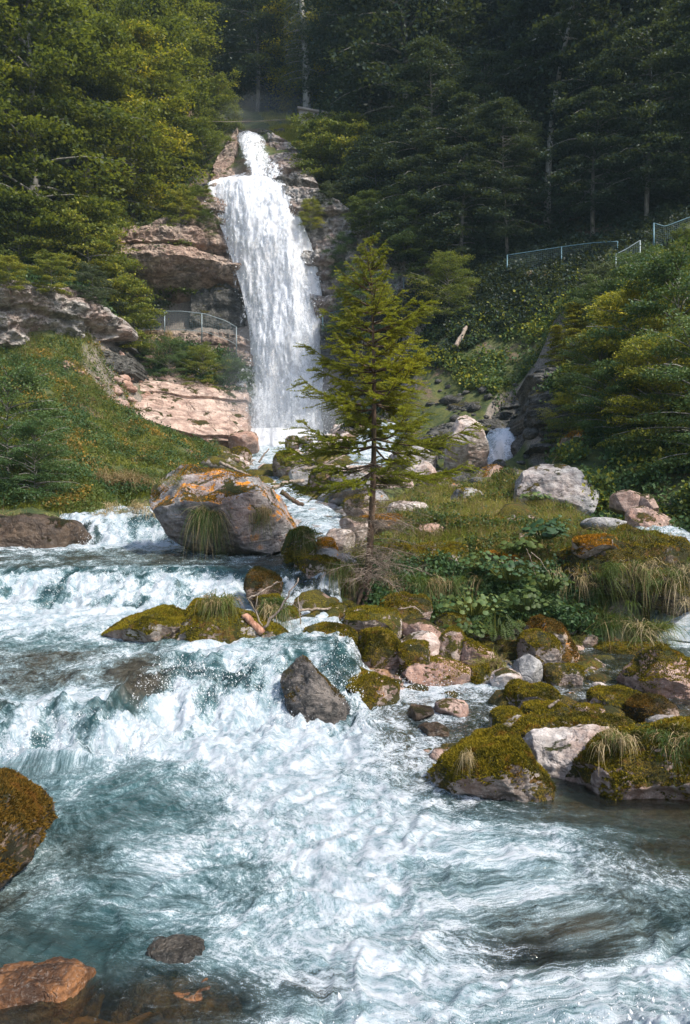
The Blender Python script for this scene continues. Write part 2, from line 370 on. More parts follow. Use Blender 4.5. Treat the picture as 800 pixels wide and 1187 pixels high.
# ------------------------------------------------------------------ water
def water_mat(name, deep=(0.012, 0.034, 0.037), shallow_t=(0.55, 0.62, 0.5), flow_stretch=0.8, fscale=1.0, foam_c=(0.72, 0.76, 0.81)):
    t = NT(name)
    fo = t.n('Attribute', out=2, at={'attribute_name': 'foam'}); fl = t.n('Attribute', out=1, at={'attribute_name': 'flow'})
    dp = t.n('Attribute', out=2, at={'attribute_name': 'depth'}); st = t.n('Attribute', out=2, at={'attribute_name': 'steep'})
    pos = t.n('NewGeometry', out=0)
    br = t.n('Attribute', out=2, at={'attribute_name': 'brown'})
    v = t.vscale(fl, (1.0, flow_stretch, 1.0)); v2 = t.vscale(fl, (1.0, 0.85, 1.0))
    big = t.noise(v, 2.0 * fscale, 12, 0.68, 0.15)
    mid = t.noise(v2, 6.5 * fscale, 10, 0.74, 0.25)
    fil = t.noise(v2, 4.2 * fscale, 5, 0.55, 0.3)
    rid = t.math('SUBTRACT', 1.0, t.math('MULTIPLY', t.math('ABSOLUTE', t.math('SUBTRACT', fil, 0.5)), 11.0), clamp=True)
    fil2 = t.noise(v2, 13 * fscale, 4, 0.55, 0.3)
    rid2 = t.math('SUBTRACT', 1.0, t.math('MULTIPLY', t.math('ABSOLUTE', t.math('SUBTRACT', fil2, 0.5)), 9.0), clamp=True)
    sp = t.noise(fl, 30 * fscale, 6, 0.8)
    x = t.math('ADD', t.math('MULTIPLY', fo, 1.8), t.math('MULTIPLY', t.math('SUBTRACT', big, 0.5), 2.9))
    x = t.math('ADD', x, t.math('MULTIPLY', t.math('SUBTRACT', mid, 0.5), 1.9))
    x = t.math('ADD', x, t.math('MULTIPLY', rid, 0.16)); x = t.math('ADD', x, t.math('MULTIPLY', rid2, 0.16))
    x = t.math('ADD', x, t.math('MULTIPLY', t.math('SUBTRACT', sp, 0.5), 2.8))
    x = t.math('ADD', x, t.math('MULTIPLY', t.math('SUBTRACT', t.noise(pos, 150, 2, .7), 0.5), 1.6))
    foam = t.ss(x, 0.82, 1.5)
    hw = t.math('ADD', t.math('MULTIPLY', t.noise(v2, 7 * fscale, 8, 0.62, 0.3), 0.8), t.math('MULTIPLY', t.noise(v2, 24 * fscale, 4, 0.6, 0.2), 0.2))
    nw = t.bump(hw, 0.55, 0.09)
    teal = t.mix(t.ss(big, 0.35, 0.65), deep, tuple(min(1, q * 2.2) for q in deep))
    teal = t.mix(br, teal, t.mix(t.ss(mid, .35, .65), (.016, .016, .013), (.065, .058, .042)))
    # air in the water makes it milky
    teal = t.mix(t.math('MULTIPLY', t.ss(x, .1, 1.3), .7), teal, (.22, .32, .35))
    body = t.n('BsdfPrincipled', Base_Color=teal, Roughness=0.10, IOR=1.33, Normal=nw, Specular_IOR_Level=0.5)
    clear = t.mixs(t.n('Fresnel', IOR=1.33, Normal=nw), t.n('BsdfTransparent', Color=shallow_t), t.n('BsdfGlossy', Color=(1, 1, 1, 1), Roughness=0.08, Normal=nw))
    wat = t.mixs(t.ss(dp, 0.06, 0.42, 0.12, 1.0), clear, body)
    hf = t.math('ADD', t.math('MULTIPLY', x, 0.45), t.math('MULTIPLY', sp, 0.15))
    nf = t.bump(hf, 0.55, 0.035)
    fc = t.mix(t.ss(t.math('ADD', t.math('MULTIPLY', mid, .5), t.math('ADD', t.math('MULTIPLY', sp, .3), t.math('MULTIPLY', big, .2))), .42, .58), (.27, .38, .44), foam_c)  # bluish shading of the foam put into its colour by noise
    fd = t.mixs(0.2, t.n('BsdfPrincipled', Base_Color=fc, Roughness=0.5, Normal=nf, Specular_IOR_Level=0.25), t.n('BsdfTranslucent', Color=fc, Normal=nf))
    return t.surf(t.mixs(t.math('MULTIPLY', foam, 0.97), wat, fd))
M_WATER = water_mat('river_water')

FOAM = [ # photo x, y (on the surface), foam
 (60,880,.55),(150,870,.75),(250,870,.9),(330,870,.98),(400,865,.85),(440,870,.6),
 (40,910,.25),(120,920,.05),(180,915,0),(240,905,.55),(300,910,.9),(380,910,.85),(440,910,.75),(480,915,.6),
 (60,960,.3),(120,965,.05),(190,960,.0),(250,960,.35),(310,960,.6),(380,955,.75),(450,955,.85),(500,960,.75),(560,965,.5),(620,960,.25),(700,950,-.05),(780,945,-.2),
 (60,1000,.4),(130,1000,.5),(190,1000,.55),(250,1000,.3),(300,1010,.35),(370,1010,.75),(440,1000,.8),(520,1000,.75),(590,990,.75),(660,990,.75),(720,1000,.5),(780,1000,.25),
 (40,1050,-.05),(110,1050,.05),(180,1030,.6),(250,1040,.5),(320,1050,.55),(400,1040,.85),(470,1035,.35),(540,1030,.35),(600,1030,.75),(660,1030,.6),(720,1050,-.05),(780,1060,.3),
 (40,1100,-.1),(110,1100,-.1),(180,1090,.35),(250,1090,.6),(310,1090,.65),(370,1085,.7),(440,1080,.6),(510,1080,.65),(580,1080,.1),(640,1090,-.25),(700,1090,-.2),(780,1100,.25),
 (40,1150,-.4),(110,1150,-.25),(180,1140,.25),(250,1140,.35),(310,1150,.5),(370,1140,.6),(440,1140,.75),(510,1130,.6),(570,1140,.4),(620,1150,.4),(700,1150,.65),(780,1130,.7),
 (60,1187,-.4),(160,1187,-.2),(260,1187,.05),(350,1187,.6),(440,1187,.95),(520,1187,.95),(600,1187,.95),(700,1187,1.0),(800,1170,1.0),
 (540,935,.15),(620,935,.1),(700,930,-.1),
 (480,880,.5),(500,850,.45),(470,830,.5),(520,820,.75),(560,800,.7),(600,800,.6),(440,850,.4),(560,840,.2),(640,800,.4),(700,790,.3),(680,830,.35),(740,800,.3),(600,850,.3),(800,800,.1),(560,870,.3),
]
def build_river():
    ys = [1.2]
    while ys[-1] < 19:
        y = ys[-1]; ys.append(y + min(0.012 + max(0, y - 3) * 0.0035, 0.026))
    ys = np.array(ys); nc = 620
    u = np.linspace(-1, 1, nc); X = u[None] * (0.60 * ys + 1.6)[:, None] ; Y = np.repeat(ys[:, None], nc, 1)
    x = X.ravel(); y = Y.ravel()
    z = zw(x, y)
    dzy = np.gradient(z.reshape(X.shape), axis=0) / np.gradient(ys)[:, None]
    dzx = np.gradient(z.reshape(X.shape), axis=1) / np.gradient(X, axis=1)
    steep = sstep(0.12, 0.45, np.hypot(dzx, dzy)).ravel()
    # foam regression in world space
    pts = []
    for a, b, f in FOAM:
        Yp = CZ * F / (b - HY)
        for _ in range(6):
            q = P(a, b, Yp); Yp = (CZ - float(zw(np.array([q[0]]), np.array([Yp]))[0])) * F / (b - HY)
        q = P(a, b, Yp); pts.append((q[0], q[1], f))
    pts = np.array(pts)
    num = np.zeros(len(x)); den = np.full(len(x), 1e-9)
    for qx, qy, f in pts:
        s2 = (0.045 * qy) ** 2; sy2 = (0.10 * qy) ** 2
        w = np.exp(-((x - qx) ** 2 / s2 + (y - qy) ** 2 / sy2) * 0.8) + 1e-7 / (1 + (x - qx) ** 2 + (y - qy) ** 2)
        num += w * f; den += w
    foam = num / den
    p3 = np.stack([x, y, z], -1)
    # zones upstream
    n1 = fbm(np.stack([x * 0.9, y * 0.5, z * 0], -1), 3, 21)
    _ya = [7.4, 7.6, 8.3, 8.6, 9.6, 10.4, 11.3, 12.3, 12.75, 14.5, 15.6, 16.0, 16.6, 17.2]; _fa = [.9, .95, .8, .45, .3, .75, .95, .82, .2, .2, .55, .95, .9, .6]
    wall = np.interp(y + .55 * (1 - sstep(-2.4, -1.7, x)) * (1 - sstep(8.2, 9.4, y)), _ya, _fa)
    # the dark ledge of cascade one on the left
    ledge = sstep(-5.2, -4.2, x) * (1 - sstep(-2.4, -1.8, x)) * np.exp(-((y - 8.65) / 0.75) ** 4)
    wall = wall * (1 - ledge) + ledge * (.24 + .25 * n1)
    dark1 = np.exp(-((x + 2.25) / .33) ** 2 - ((y - 8.35) / .35) ** 2); wall -= 0.55 * dark1
    wall -= 0.55 * np.exp(-((x + 1.2) / .14) ** 2 - ((y - 8.5) / .35) ** 2)
    wall += 0.45 * np.exp(-((x + 1.5) / .5) ** 2 - ((y - 9.3) / .5) ** 2)
    gap = fbm(np.stack([x * 2.4, y * 1.5, z * 1.2], -1), 4, 23, gain=.6)
    wall = wall + 0.22 * n1 + (.95 * gap - .16) * sstep(.1, .5, steep)
    a = sstep(7.0, 7.35, y) * (1 - sstep(-.2, .4, x))
    foam = foam * (1 - a) + wall * a
    foam = np.clip(foam + .25 * np.exp(-((x + .9) / .9) ** 2 - ((y - 8.6) / .6) ** 2), -.5, 1)
    sh3 = sstep(12.5, 12.9, y) * (1 - sstep(15.5, 16, y))
    G2 = lambda cx, cy, rx, ry: np.exp(-((x - cx) / rx) ** 2 - ((y - cy) / ry) ** 2)
    brown = np.clip(ledge * 1.1 + .75 * sh3 + dark1 + .9 * G2(2.8, 6.0, 1.6, .7) + 1.0 * G2(1.15, 4.3, .75, .42) + .9 * G2(1.75, 4.9, .5, .3) + .7 * G2(-2.2, 4.6, .7, .9) + .9 * G2(-1.4, 3.4, 1.0, .4) + .6 * G2(-3.9, 7.9, .6, .5) + .7 * sstep(.6, 1.4, x) * sstep(6.8, 7.6, y), 0, 1)
    tanbed = bed_adjust(x, y, tz(x, y)); depth = z - tanbed
    pool = 1 - steep
    # waves: flow-warped turbulence
    q = np.stack([x * 1.1, y * 0.9, z * 0], -1); w1 = np.stack([fbm(q * 1.0, 3, 31), fbm(q * 1.0, 3, 37), z * 0], -1)
    fx = np.stack([x + 0.45 * w1[:, 0], y * 0.75 + 0.45 * w1[:, 1], z * 1.5], -1)
    near = np.clip((7.5 - y) / 3, 0, 1)
    calm = 1 - 0.8 * np.exp(-((x - 2.6) / 1.2) ** 2 - ((y - 6.0) / .5) ** 2)
    side = sstep(0.3, 0.8, x) * sstep(6.6, 7.3, y)
    amp = 0.038 * calm * (1 - 0.7 * side)
    disp = amp * (0.7 * ridged(fx * 1.5, 3, 41) + 1.1 * fbm(fx * 2.6, 5, 42, gain=.6)) * (0.6 + 0.8 * foam)
    disp += 0.008 * (0.5 + foam) * fbm(fx * np.array([11, 8, 8]), 3, 43) * calm
    disp += 0.012 * ridged(fx * np.array([7, 5, 8]), 3, 44) * calm
    # cascades: lumpy, stringy
    cw = np.stack([fbm(p3 * 1.6, 2, 71), fbm(p3 * 1.6, 2, 72), fbm(p3 * 1.6, 2, 73)], -1) * .35
    cz = p3 * np.array([2.6, 1.7, 2.0]) + cw
    disp += steep * (0.08 * fbm(cz, 4, 51, gain=.6) + 0.055 * (ridged(cz * 2.3, 4, 53) - .4) + 0.035 * fbm(cz * 7, 3, 54))
    disp += 0.09 * np.exp(-((y - 7.2 - .3 * sstep(-2.4, -1.7, x)) / .28) ** 2) * (1 - sstep(0, .5, x)) * (0.5 + fbm(p3 * 3, 3, 55))
    disp += 0.05 * np.exp(-((y - 11.3) / .3) ** 2) * (0.4 + fbm(p3 * 3, 3, 56))
    shelf = sstep(12.5, 12.9, y) * (1 - sstep(15.6, 16, y)); disp += shelf * 0.03 * ridged(np.stack([x * 1.8, y * 3, z * 0], -1), 4, 57)
    disp += ledge * 0.05 * ridged(np.stack([x * 3, y * 4, z * 0], -1), 4, 58)
    # splashing edge close to the camera
    disp += 0.16 * np.exp(-((y - 3.15 - 0.12 * (x - 1)) / .22) ** 2) * sstep(-0.3, 1.2, x) * (0.6 + fbm(p3 * np.array([4, 4, 1]), 4, 59))
    z2 = z + disp
    # stream lines: the current fans out from the cascade and swings to the right edge
    sw = 0.28 * fbm(np.stack([x * .55, y * .55, z * 0], -1), 2, 34)
    th = np.interp(y, [2, 4.5, 6.5, 7.5], [2.2, 1.6, .6, 0]) * np.interp(x, [-2, 0, 2], [.35, .6, .8]) + sw * 1.4
    fxx = x * np.cos(th * .6) + (y - 7.5) * np.sin(th * .6); fyy = -x * np.sin(th * .6) + (y - 7.5) * np.cos(th * .6)
    lo = y < 7.5
    flow = np.stack([np.where(lo, fxx, x), np.where(lo, fyy, y - 7.5) + z * .9, z * .9 - .25 * y * steep], -1)
    V = np.stack([x, y, z2], -1)
    nr = len(ys)
    dd = (depth > -0.12).reshape(nr, nc); keep = dd[:-1, :-1] | dd[1:, 1:] | dd[1:, :-1] | dd[:-1, 1:]
    sdr = sdf_poly(x, y, RIVER).reshape(nr, nc)
    ok = (sdr > -0.6) | (((x > 0.3) & (y > 6.4) & (y < 11.6)).reshape(nr, nc)) 
    keep &= ok[:-1, :-1]
    o = mk('river_water', V, grid_faces(nr, nc, keep), M_WATER, attrs={'foam': foam, 'flow': flow, 'depth': depth, 'steep': steep, 'brown': brown})
    tag(o, kind='structure')
build_river()
def ribbon(name, key, foam=0.7, m=None):
    r = STREAMS[key]; n = 260; k = np.linspace(0, len(r) - 1, n); r = np.stack([np.interp(k, np.arange(len(r)), r[:, c]) for c in range(4)], -1)
    t = np.gradient(r[:, :2], axis=0); t /= np.linalg.norm(t, axis=1)[:, None]; s = np.stack([t[:, 1], -t[:, 0]], -1)
    nc = 40; u = np.linspace(-1, 1, nc)
    XY = r[:, None, :2] + s[:, None] * (u[None, :, None] * (r[:, 3] + 0.35)[:, None, None])
    Z = np.repeat(r[:, 2:3], nc, 1); L = np.concatenate([[0], np.cumsum(np.linalg.norm(np.diff(r[:, :3], axis=0), axis=1))])
    x, y, z = XY[..., 0].ravel(), XY[..., 1].ravel(), Z.ravel()
    fl = np.stack([np.repeat(u[None] * 1.0, n, 0).ravel() * np.repeat(r[:, 3], nc), np.repeat(L, nc), z * 0], -1)
    z = z - .3 * np.tile(np.abs(u) ** 5, n) + 0.08 * fbm(np.stack([x * 1.5, y * 1.5, z], -1), 4, 61) + 0.03 * fbm(np.stack([x * 6, y * 6, z * 3], -1), 3, 62)
    g = np.abs(np.gradient(r[:, 2], L)); st = sstep(0.12, 0.5, g)
    fo = np.clip(foam + 0.35 * np.repeat(st, nc) + 0.3 * fbm(fl * 0.8, 3, 63), 0, 1)
    o = mk(name, np.stack([x, y, z], -1), grid_faces(n, nc), m or M_WATER, attrs={'foam': fo, 'flow': fl, 'depth': np.full(len(x), .35), 'steep': np.repeat(st, nc), 'brown': np.full(len(x), .5)})
    tag(o, kind='structure'); return o
ribbon('stream_water', 'upper', 0.62); ribbon('stream_water', 'gully', 0.55); ribbon('brook_water', 'brook', 0.55); ribbon('brook_water', 'fall', 0.9)

# ------------------------------------------------------------------ rock
M_CLIFF_G = rock_mat('cliff_grey', (0.12, 0.115, 0.11), (0.50, 0.47, 0.44), moss=0.25, scale=0.6, pink=0.3, layer=.5, crack=1.5, mossA=(.04, .06, .012), mossB=(.13, .12, .02))
M_CLIFF_P = rock_mat('cliff_pink', (0.13, 0.10, 0.085), (0.46, 0.36, 0.29), moss=0.38, scale=0.6, pink=0.28, layer=.8, crack=1.2, mossA=(.05, .06, .012), mossB=(.13, .11, .02))
M_SLAB = rock_mat('slab_pink', (0.30, 0.21, 0.175), (0.60, 0.46, 0.38), moss=0.3, scale=0.5, pink=0.2, crack=2.0, layer=.3)
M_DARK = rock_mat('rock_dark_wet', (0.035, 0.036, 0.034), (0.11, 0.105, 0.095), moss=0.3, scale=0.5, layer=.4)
M_GREY = rock_mat('rock_grey', (0.17, 0.17, 0.175), (0.40, 0.39, 0.38), moss=0.22, lichen=0.1, scale=0.9, pink=0.2)
M_LICH = rock_mat('rock_grey_lichen', (0.13, 0.13, 0.135), (0.36, 0.35, 0.35), moss=0.4, lichen=0.58, scale=0.8, pink=0.3, layer=.5)
M_PALE = rock_mat('rock_pale', (0.34, 0.29, 0.26), (0.66, 0.60, 0.56), moss=0.28, lichen=0.12, scale=1.2, pink=0.4)
M_PINK = rock_mat('rock_pinkish', (0.25, 0.17, 0.14), (0.52, 0.38, 0.32), moss=0.4, lichen=0.15, scale=1.2, pink=0.6)
M_MOSS = rock_mat('rock_mossy', (0.16, 0.12, 0.10), (0.44, 0.38, 0.34), moss=0.85, lichen=0.15, scale=1.3, pink=0.4, mossA=(.06, .062, .008), mossB=(.26, .17, .014))
M_MOSSG = rock_mat('rock_mossy_golden', (0.14, 0.11, 0.09), (0.42, 0.38, 0.34), moss=0.8, lichen=0.12, scale=1.2, mossA=(0.085, 0.085, 0.008), mossB=(0.24, 0.19, 0.012), pink=0.4)
M_MOSSR = rock_mat('rock_mossy_rust', (0.08, 0.05, 0.03), (0.28, 0.2, 0.15), moss=0.82, scale=1.4, mossA=(0.04, 0.035, 0.008), mossB=(0.13, 0.07, 0.012))
M_ORANGE = rock_mat('rock_orange_moss', (0.2, 0.16, 0.13), (0.5, 0.42, 0.36), moss=0.7, lichen=0.9, scale=1.0, mossA=(0.10, 0.08, 0.008), mossB=(0.36, 0.15, 0.01))
M_WETB = rock_mat('rock_brown_wet', (0.07, 0.045, 0.03), (0.22, 0.15, 0.10), moss=0.45, scale=0.8, wet=.8)
M_RUSTW = rock_mat('rock_rust_wet', (0.07, 0.032, 0.015), (0.34, 0.15, 0.055), moss=0, scale=1.6, wet=.45)
M_BLKW = rock_mat('rock_black_wet', (0.03, 0.03, 0.028), (0.14, 0.12, 0.10), moss=0, scale=1.6, wet=.7, layer=.6)
M_WET = rock_mat('rock_streaked_wet', (0.03, 0.03, 0.03), (0.24, 0.21, 0.19), moss=0.35, scale=1.5, layer=.9, wet=.5)
def fuzz_mat(name, A, B):
    t = NT(name); isl = t.n('NewGeometry', out=8); pos = t.n('NewGeometry', out=0)
    r = t.math('ADD', t.math('MULTIPLY', isl, .5), t.math('MULTIPLY', t.noise(pos, 4, 5, .6), .8))
    c = t.mix(t.ss(r, .3, .95), A, B)
    c = t.mix(t.math('MULTIPLY', t.ss(t.noise(pos, 2.1, 5, .65), .5, .62), .75), c, (.03, .034, .008))
    c = t.mix(t.math('MULTIPLY', t.ss(t.noise(pos, 8, 4, .6), .56, .66), .6), c, (.20, .085, .018))
    return t.surf(t.mixs(.25, t.n('BsdfPrincipled', Base_Color=c, Roughness=.8, Specular_IOR_Level=.15), t.n('BsdfTranslucent', Color=c)))
F_GREEN = fuzz_mat('moss_fronds_green', (.05, .055, .006), (.31, .23, .016))
M_HUM = rock_mat('rock_hummock_shaded', (0.03, 0.025, 0.018), (0.12, 0.09, 0.06), moss=0.9, lichen=.45, scale=1.0)  # mossy soil, darkened so the colour carries the shade of the cavity below
F_GOLD = fuzz_mat('moss_fronds_gold', (.08, .08, .008), (.28, .22, .015))
F_RUST = fuzz_mat('moss_fronds_rust', (.04, .035, .008), (.17, .095, .014))
F_ORANGE = fuzz_mat('moss_fronds_orange', (.16, .10, .01), (.50, .22, .012))

import bmesh
_ico = {}
def ico(n):
    if n not in _ico:
        bm = bmesh.new(); bmesh.ops.create_icosphere(bm, subdivisions=n, radius=1)
        V = np.array([v.co[:] for v in bm.verts]); Fc = np.array([[v.index for v in f.verts] for f in bm.faces]); bm.free()
        V /= np.linalg.norm(V, axis=1)[:, None]; _ico[n] = (V, Fc)
    return _ico[n]
def rock_shape(outline, Y, thick, seed, sub, rough=1.0, cuts=5):
    rs = np.random.RandomState(seed)
    pts = np.array([P(a, b, Y) for a, b in outline]); c = np.array([(pts[:, 0].min() + pts[:, 0].max()) / 2, Y, (pts[:, 2].min() + pts[:, 2].max()) / 2])
    q = pts[:, [0, 2]] - c[[0, 2]]
    ang = np.linspace(-math.pi, math.pi, 181); R = np.zeros(181)
    for k, a in enumerate(ang):
        d = np.array([math.cos(a), math.sin(a)]); best = 0
        for j in range(len(q)):
            p0, p1 = q[j], q[(j + 1) % len(q)]; e = p1 - p0; den = d[0] * e[1] - d[1] * e[0]
            if abs(den) < 1e-9: continue
            t = (p0[0] * e[1] - p0[1] * e[0]) / den; s = (p0[0] * d[1] - p0[1] * d[0]) / den
            if t > 0 and -1e-6 <= s <= 1 + 1e-6: best = max(best, t)
        R[k] = best
    R[R == 0] = R[R > 0].mean(); Rs = np.convolve(np.r_[R[-4:-1], R, R[1:4]], np.ones(5) / 5, 'same')[3:-3]
    d, Fc = ico(sub)
    th = np.arctan2(d[:, 2], d[:, 0]); cc = np.hypot(d[:, 0], d[:, 2]); rr = np.interp(th, ang, Rs)
    sc = np.where(cc > 0, cc ** 0.75, 0); k = cc > 1e-6
    V = np.stack([np.cos(th) * rr * sc, np.sign(d[:, 1]) * np.abs(d[:, 1]) ** 0.85 * thick, np.sin(th) * rr * sc], -1)
    S = np.abs(V).max(0)
    for _ in range(cuts):                               # broken facets
        n = rs.normal(size=3); n[1] = -abs(n[1]) * 1.2 if rs.rand() < .75 else n[1]; n /= np.linalg.norm(n)
        m = (np.abs(n) * S); ext = math.sqrt((m ** 2).sum()); lim = ext * rs.uniform(.62, .86)
        dd = V @ n; over = np.clip(dd - lim, 0, None); V -= (over * 0.9)[:, None] * n
    s = float(np.sqrt(max(S[0], .01) * max(S[2], .01)))
    nrm = V / (S ** 2); nrm /= np.linalg.norm(nrm, axis=1)[:, None] + 1e-9
    w = V / s
    disp = 0.10 * fbm(w * 1.5, 3, seed % 50) + 0.055 * ridged(w * 3.1 * np.array([1, 1, 1.6]), 4, seed % 41 + 3) - .03 + 0.012 * fbm(w * 14, 3, 9)
    V = V + nrm * (disp * s * rough)[:, None]
    return c, V, Fc, s
def ell(x0, y0, x1, y1, seed=0, ext=0.35):
    """outline of a rock filling a photo box; reaches below its visible foot"""
    rs = np.random.RandomState(seed); cx, cy = (x0 + x1) / 2, (y0 + y1) / 2 ; a, b = (x1 - x0) / 2, (y1 - y0) / 2
    out = []
    for k in range(16):
        t = k / 16 * 2 * math.pi; r = rs.uniform(.93, 1.07)
        px = cx + a * r * np.sign(math.cos(t)) * abs(math.cos(t)) ** .8; py = cy - b * r * np.sign(math.sin(t)) * abs(math.sin(t)) ** .8
        if math.sin(t) < -.2: py += b * ext
        out.append((px, py))
    return out
G_ROCK = None
def add_fuzz(o_parent, V, Fc, c, m, n, size, seed, up=0.15, mask=0.0, name='moss'):
    rs = np.random.RandomState(seed)
    a, b, d = V[Fc[:, 0]], V[Fc[:, 1]], V[Fc[:, 2]]; N = np.cross(b - a, d - a); A = np.linalg.norm(N, axis=1); N /= A[:, None] + 1e-12
    cen = (a + b + d) / 3
    w = A * np.clip(1.1 * (N[:, 2] - up) + 1.1 * fbm((cen + c) * 2.6, 4, 5) - mask - .12, 0, 1) * (N[:, 1] < .6)
    if w.sum() <= 0: return
    idx = rs.choice(len(Fc), n, p=w / w.sum()); r1, r2 = rs.rand(n), rs.rand(n); f = r1 + r2 > 1; r1[f], r2[f] = 1 - r1[f], 1 - r2[f]
    p = a[idx] + (b - a)[idx] * r1[:, None] + (d - a)[idx] * r2[:, None]
    dr = N[idx] + rs.normal(0, .55, (n, 3)); dr /= np.linalg.norm(dr, axis=1)[:, None]
    L = size * rs.uniform(.5, 1.4, n); s = np.cross(dr, rs.normal(size=(n, 3))); s /= np.linalg.norm(s, axis=1)[:, None]
    W = (L * .28)[:, None] * s
    T = np.stack([p - W - dr * .15 * L[:, None], p + W - dr * .15 * L[:, None], p + dr * L[:, None]], 1).reshape(-1, 3)
    mk(name, T, np.arange(3 * n).reshape(-1, 3), m, o_parent, smooth=False)
def rock(label, shape, Y, m, thick=None, seed=None, sub=5, rough=1.0, cuts=5, fz=None, name='boulder', cat='rock', ext=.35):
    global _rk
    _rk += 1; seed = seed if seed is not None else 100 + _rk * 7
    outline = ell(*shape, seed=seed, ext=ext) if len(shape) == 4 and not isinstance(shape[0], tuple) else shape
    w = (max(p[0] for p in outline) - min(p[0] for p in outline)) / F * Y
    c, V, Fc, s = rock_shape(outline, Y, thick or w * .45, seed, sub, rough, cuts)
    o = mk(name, V, Fc, m, loc=c); tag(o, label, cat)
    if fz: add_fuzz(o, V, Fc, c, fz[0], fz[1], fz[2], seed + 1, *(fz[3:]))
    return o
_rk = 0

def cliff(name, cols, m, seed, strata=0.35, L=0.9, thick=2.5, ns=240, nt=150, amp=0.3, prof=None, fine=.13, kind='structure'):
    cols = np.array(cols, float); k = np.linspace(0, len(cols) - 1, ns); i = np.arange(len(cols))
    C = np.stack([np.interp(k, i, cols[:, j]) for j in range(6)], -1)
    B = np.array([P(*r[:3]) for r in C]); T = np.array([P(*r[3:]) for r in C])
    t = np.linspace(0, 1, nt)
    G = B[:, None] * (1 - t)[None, :, None] + T[:, None] * t[None, :, None]
    e = np.gradient(B[:, :2] + T[:, :2], axis=0); e /= np.linalg.norm(e, axis=1)[:, None] + 1e-9
    n = np.stack([e[:, 1], -e[:, 0], e[:, 0] * 0 + .15], -1)
    n *= np.sign(-n[:, 1:2] + 1e-9)
    p = G.reshape(-1, 3)
    zz = p[:, 2] / L + 0.7 * pn(p * np.array([.15, .15, .05]), seed) + 0.25 * pn(p * .6, seed + 1)
    fl = np.floor(zz); fr = zz - fl; rs = np.random.RandomState(seed); tab = rs.rand(512)
    h0 = tab[(fl.astype(int)) % 512]; h1 = tab[(fl.astype(int) + 1) % 512]
    lay = h0 + (h1 - h0) * sstep(.86, 1.0, fr) + .18 * np.sin(fr * math.pi)
    bl = ridged(p * np.array([.55, .55, .9]), 4, seed + 4)
    d = strata * (lay - .5) * 2 + amp * (fbm(p * .35, 3, seed + 2) + .45 * bl - .2) + fine * fbm(p * 3.2, 4, seed + 3)
    if prof is not None:
        pt = np.tile(np.interp(t, [q[0] for q in prof], [q[1] for q in prof]), ns); d = d + pt
    Gd = p + np.repeat(n, nt, 0) * d[:, None]; Gd = Gd.reshape(ns, nt, 3)
    back = np.zeros((ns, 1, 3)); back[..., 1] = thick
    low = Gd[:, :1] + back + np.array([0, 0, -.4]); top = Gd[:, -1:] + back + np.array([0, 0, -.3]); topm = Gd[:, -1:] + back * .3 + np.array([0, 0, .12])
    Gd = np.concatenate([low, Gd, topm, top], 1)
    sb = Gd[:1].copy(); sb[..., 1] += thick; eb = Gd[-1:].copy(); eb[..., 1] += thick
    Gd = np.concatenate([sb, Gd, eb], 0)
    ns2, nt2 = Gd.shape[:2]
    o = mk(name, Gd.reshape(-1, 3), grid_faces(ns2, nt2), m); tag(o, kind=kind); return o, Gd

cliff('cliff', [(-160,400,34.4,-160,325,34.9),(-60,404,34.0,-60,318,34.4),(0,410,34,0,328,34.5),(40,413,35,40,330,35.4),(90,414,36,90,336,36.4),(118,404,37,112,345,37.5),(136,398,38.6,128,358,39.2)], M_CLIFF_G, 5, strata=.45, L=1.0, amp=.8, thick=1.2, prof=[(0,-1.4),(.10,-.6),(.16,.1),(.5,.3),(.85,.2),(1,0)], fine=.2)
cliff('cliff', [(84,452,37.6,92,408,38.4),(118,450,39.0,118,398,40.4),(150,440,40.8,150,398,42.8),(175,430,42.4,175,392,43.8)], M_CLIFF_P, 7, strata=.3, L=.5, amp=.5, thick=2, ns=160, nt=90)
cliff('cliff', [(-160,425,34.6,-160,402,35.4),(0,420,35,0,402,35.8),(120,432,37,120,402,38),(150,440,39,148,404,39.6)], M_DARK, 6, strata=.25, L=.5, amp=.4, thick=3)
# banded overhang left of the fall, in three beds with a hollow under them
cliff('cliff', [(118,345,44.0,118,318,44),(160,345,44.6,160,318,44.6),(215,352,45.4,215,320,45.4),(262,360,46,262,330,46),(300,366,46.4,300,330,46.3)], M_CLIFF_P, 8, strata=.3, L=.55, amp=.35, thick=4, prof=[(0,-2.2),(.35,-1.3),(.6,-.5),(1,-.1)], ns=220, nt=90)
cliff('cliff', [(105,322,43.3,105,280,43.6),(160,322,43.6,158,283,43.9),(205,326,44.3,205,286,44.5),(250,330,45.2,250,294,45.3),(300,336,46.2,296,300,46.1)], M_CLIFF_P, 9, strata=.45, L=1.0, amp=.4, thick=4.5, prof=[(0,-1.3),(.2,-.3),(.5,.5),(.8,.35),(1,-.2)], ns=260, nt=130)
cliff('cliff', [(120,288,44.2,120,262,44.6),(165,286,44.2,168,258,44.6),(212,290,44.8,214,240,45.3),(250,296,45.6,240,216,46.4),(292,304,46.4,262,210,47.2)], M_CLIFF_P, 10, strata=.4, L=1.1, amp=.45, thick=4, prof=[(0,-1.0),(.12,.2),(.4,.3),(1,-.1)], ns=240, nt=130)
# hollow behind the path
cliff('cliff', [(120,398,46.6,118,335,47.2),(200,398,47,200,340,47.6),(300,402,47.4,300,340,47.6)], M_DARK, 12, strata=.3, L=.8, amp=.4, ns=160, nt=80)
# bank under the path
cliff('cliff', [(120,425,43.5,128,388,44.4),(200,418,44,200,384,44.9),(262,420,44.2,258,386,45.2),(300,425,44.4,296,398,45.4)], M_CLIFF_P, 14, strata=.25, L=.45, amp=.35, ns=200, nt=70)
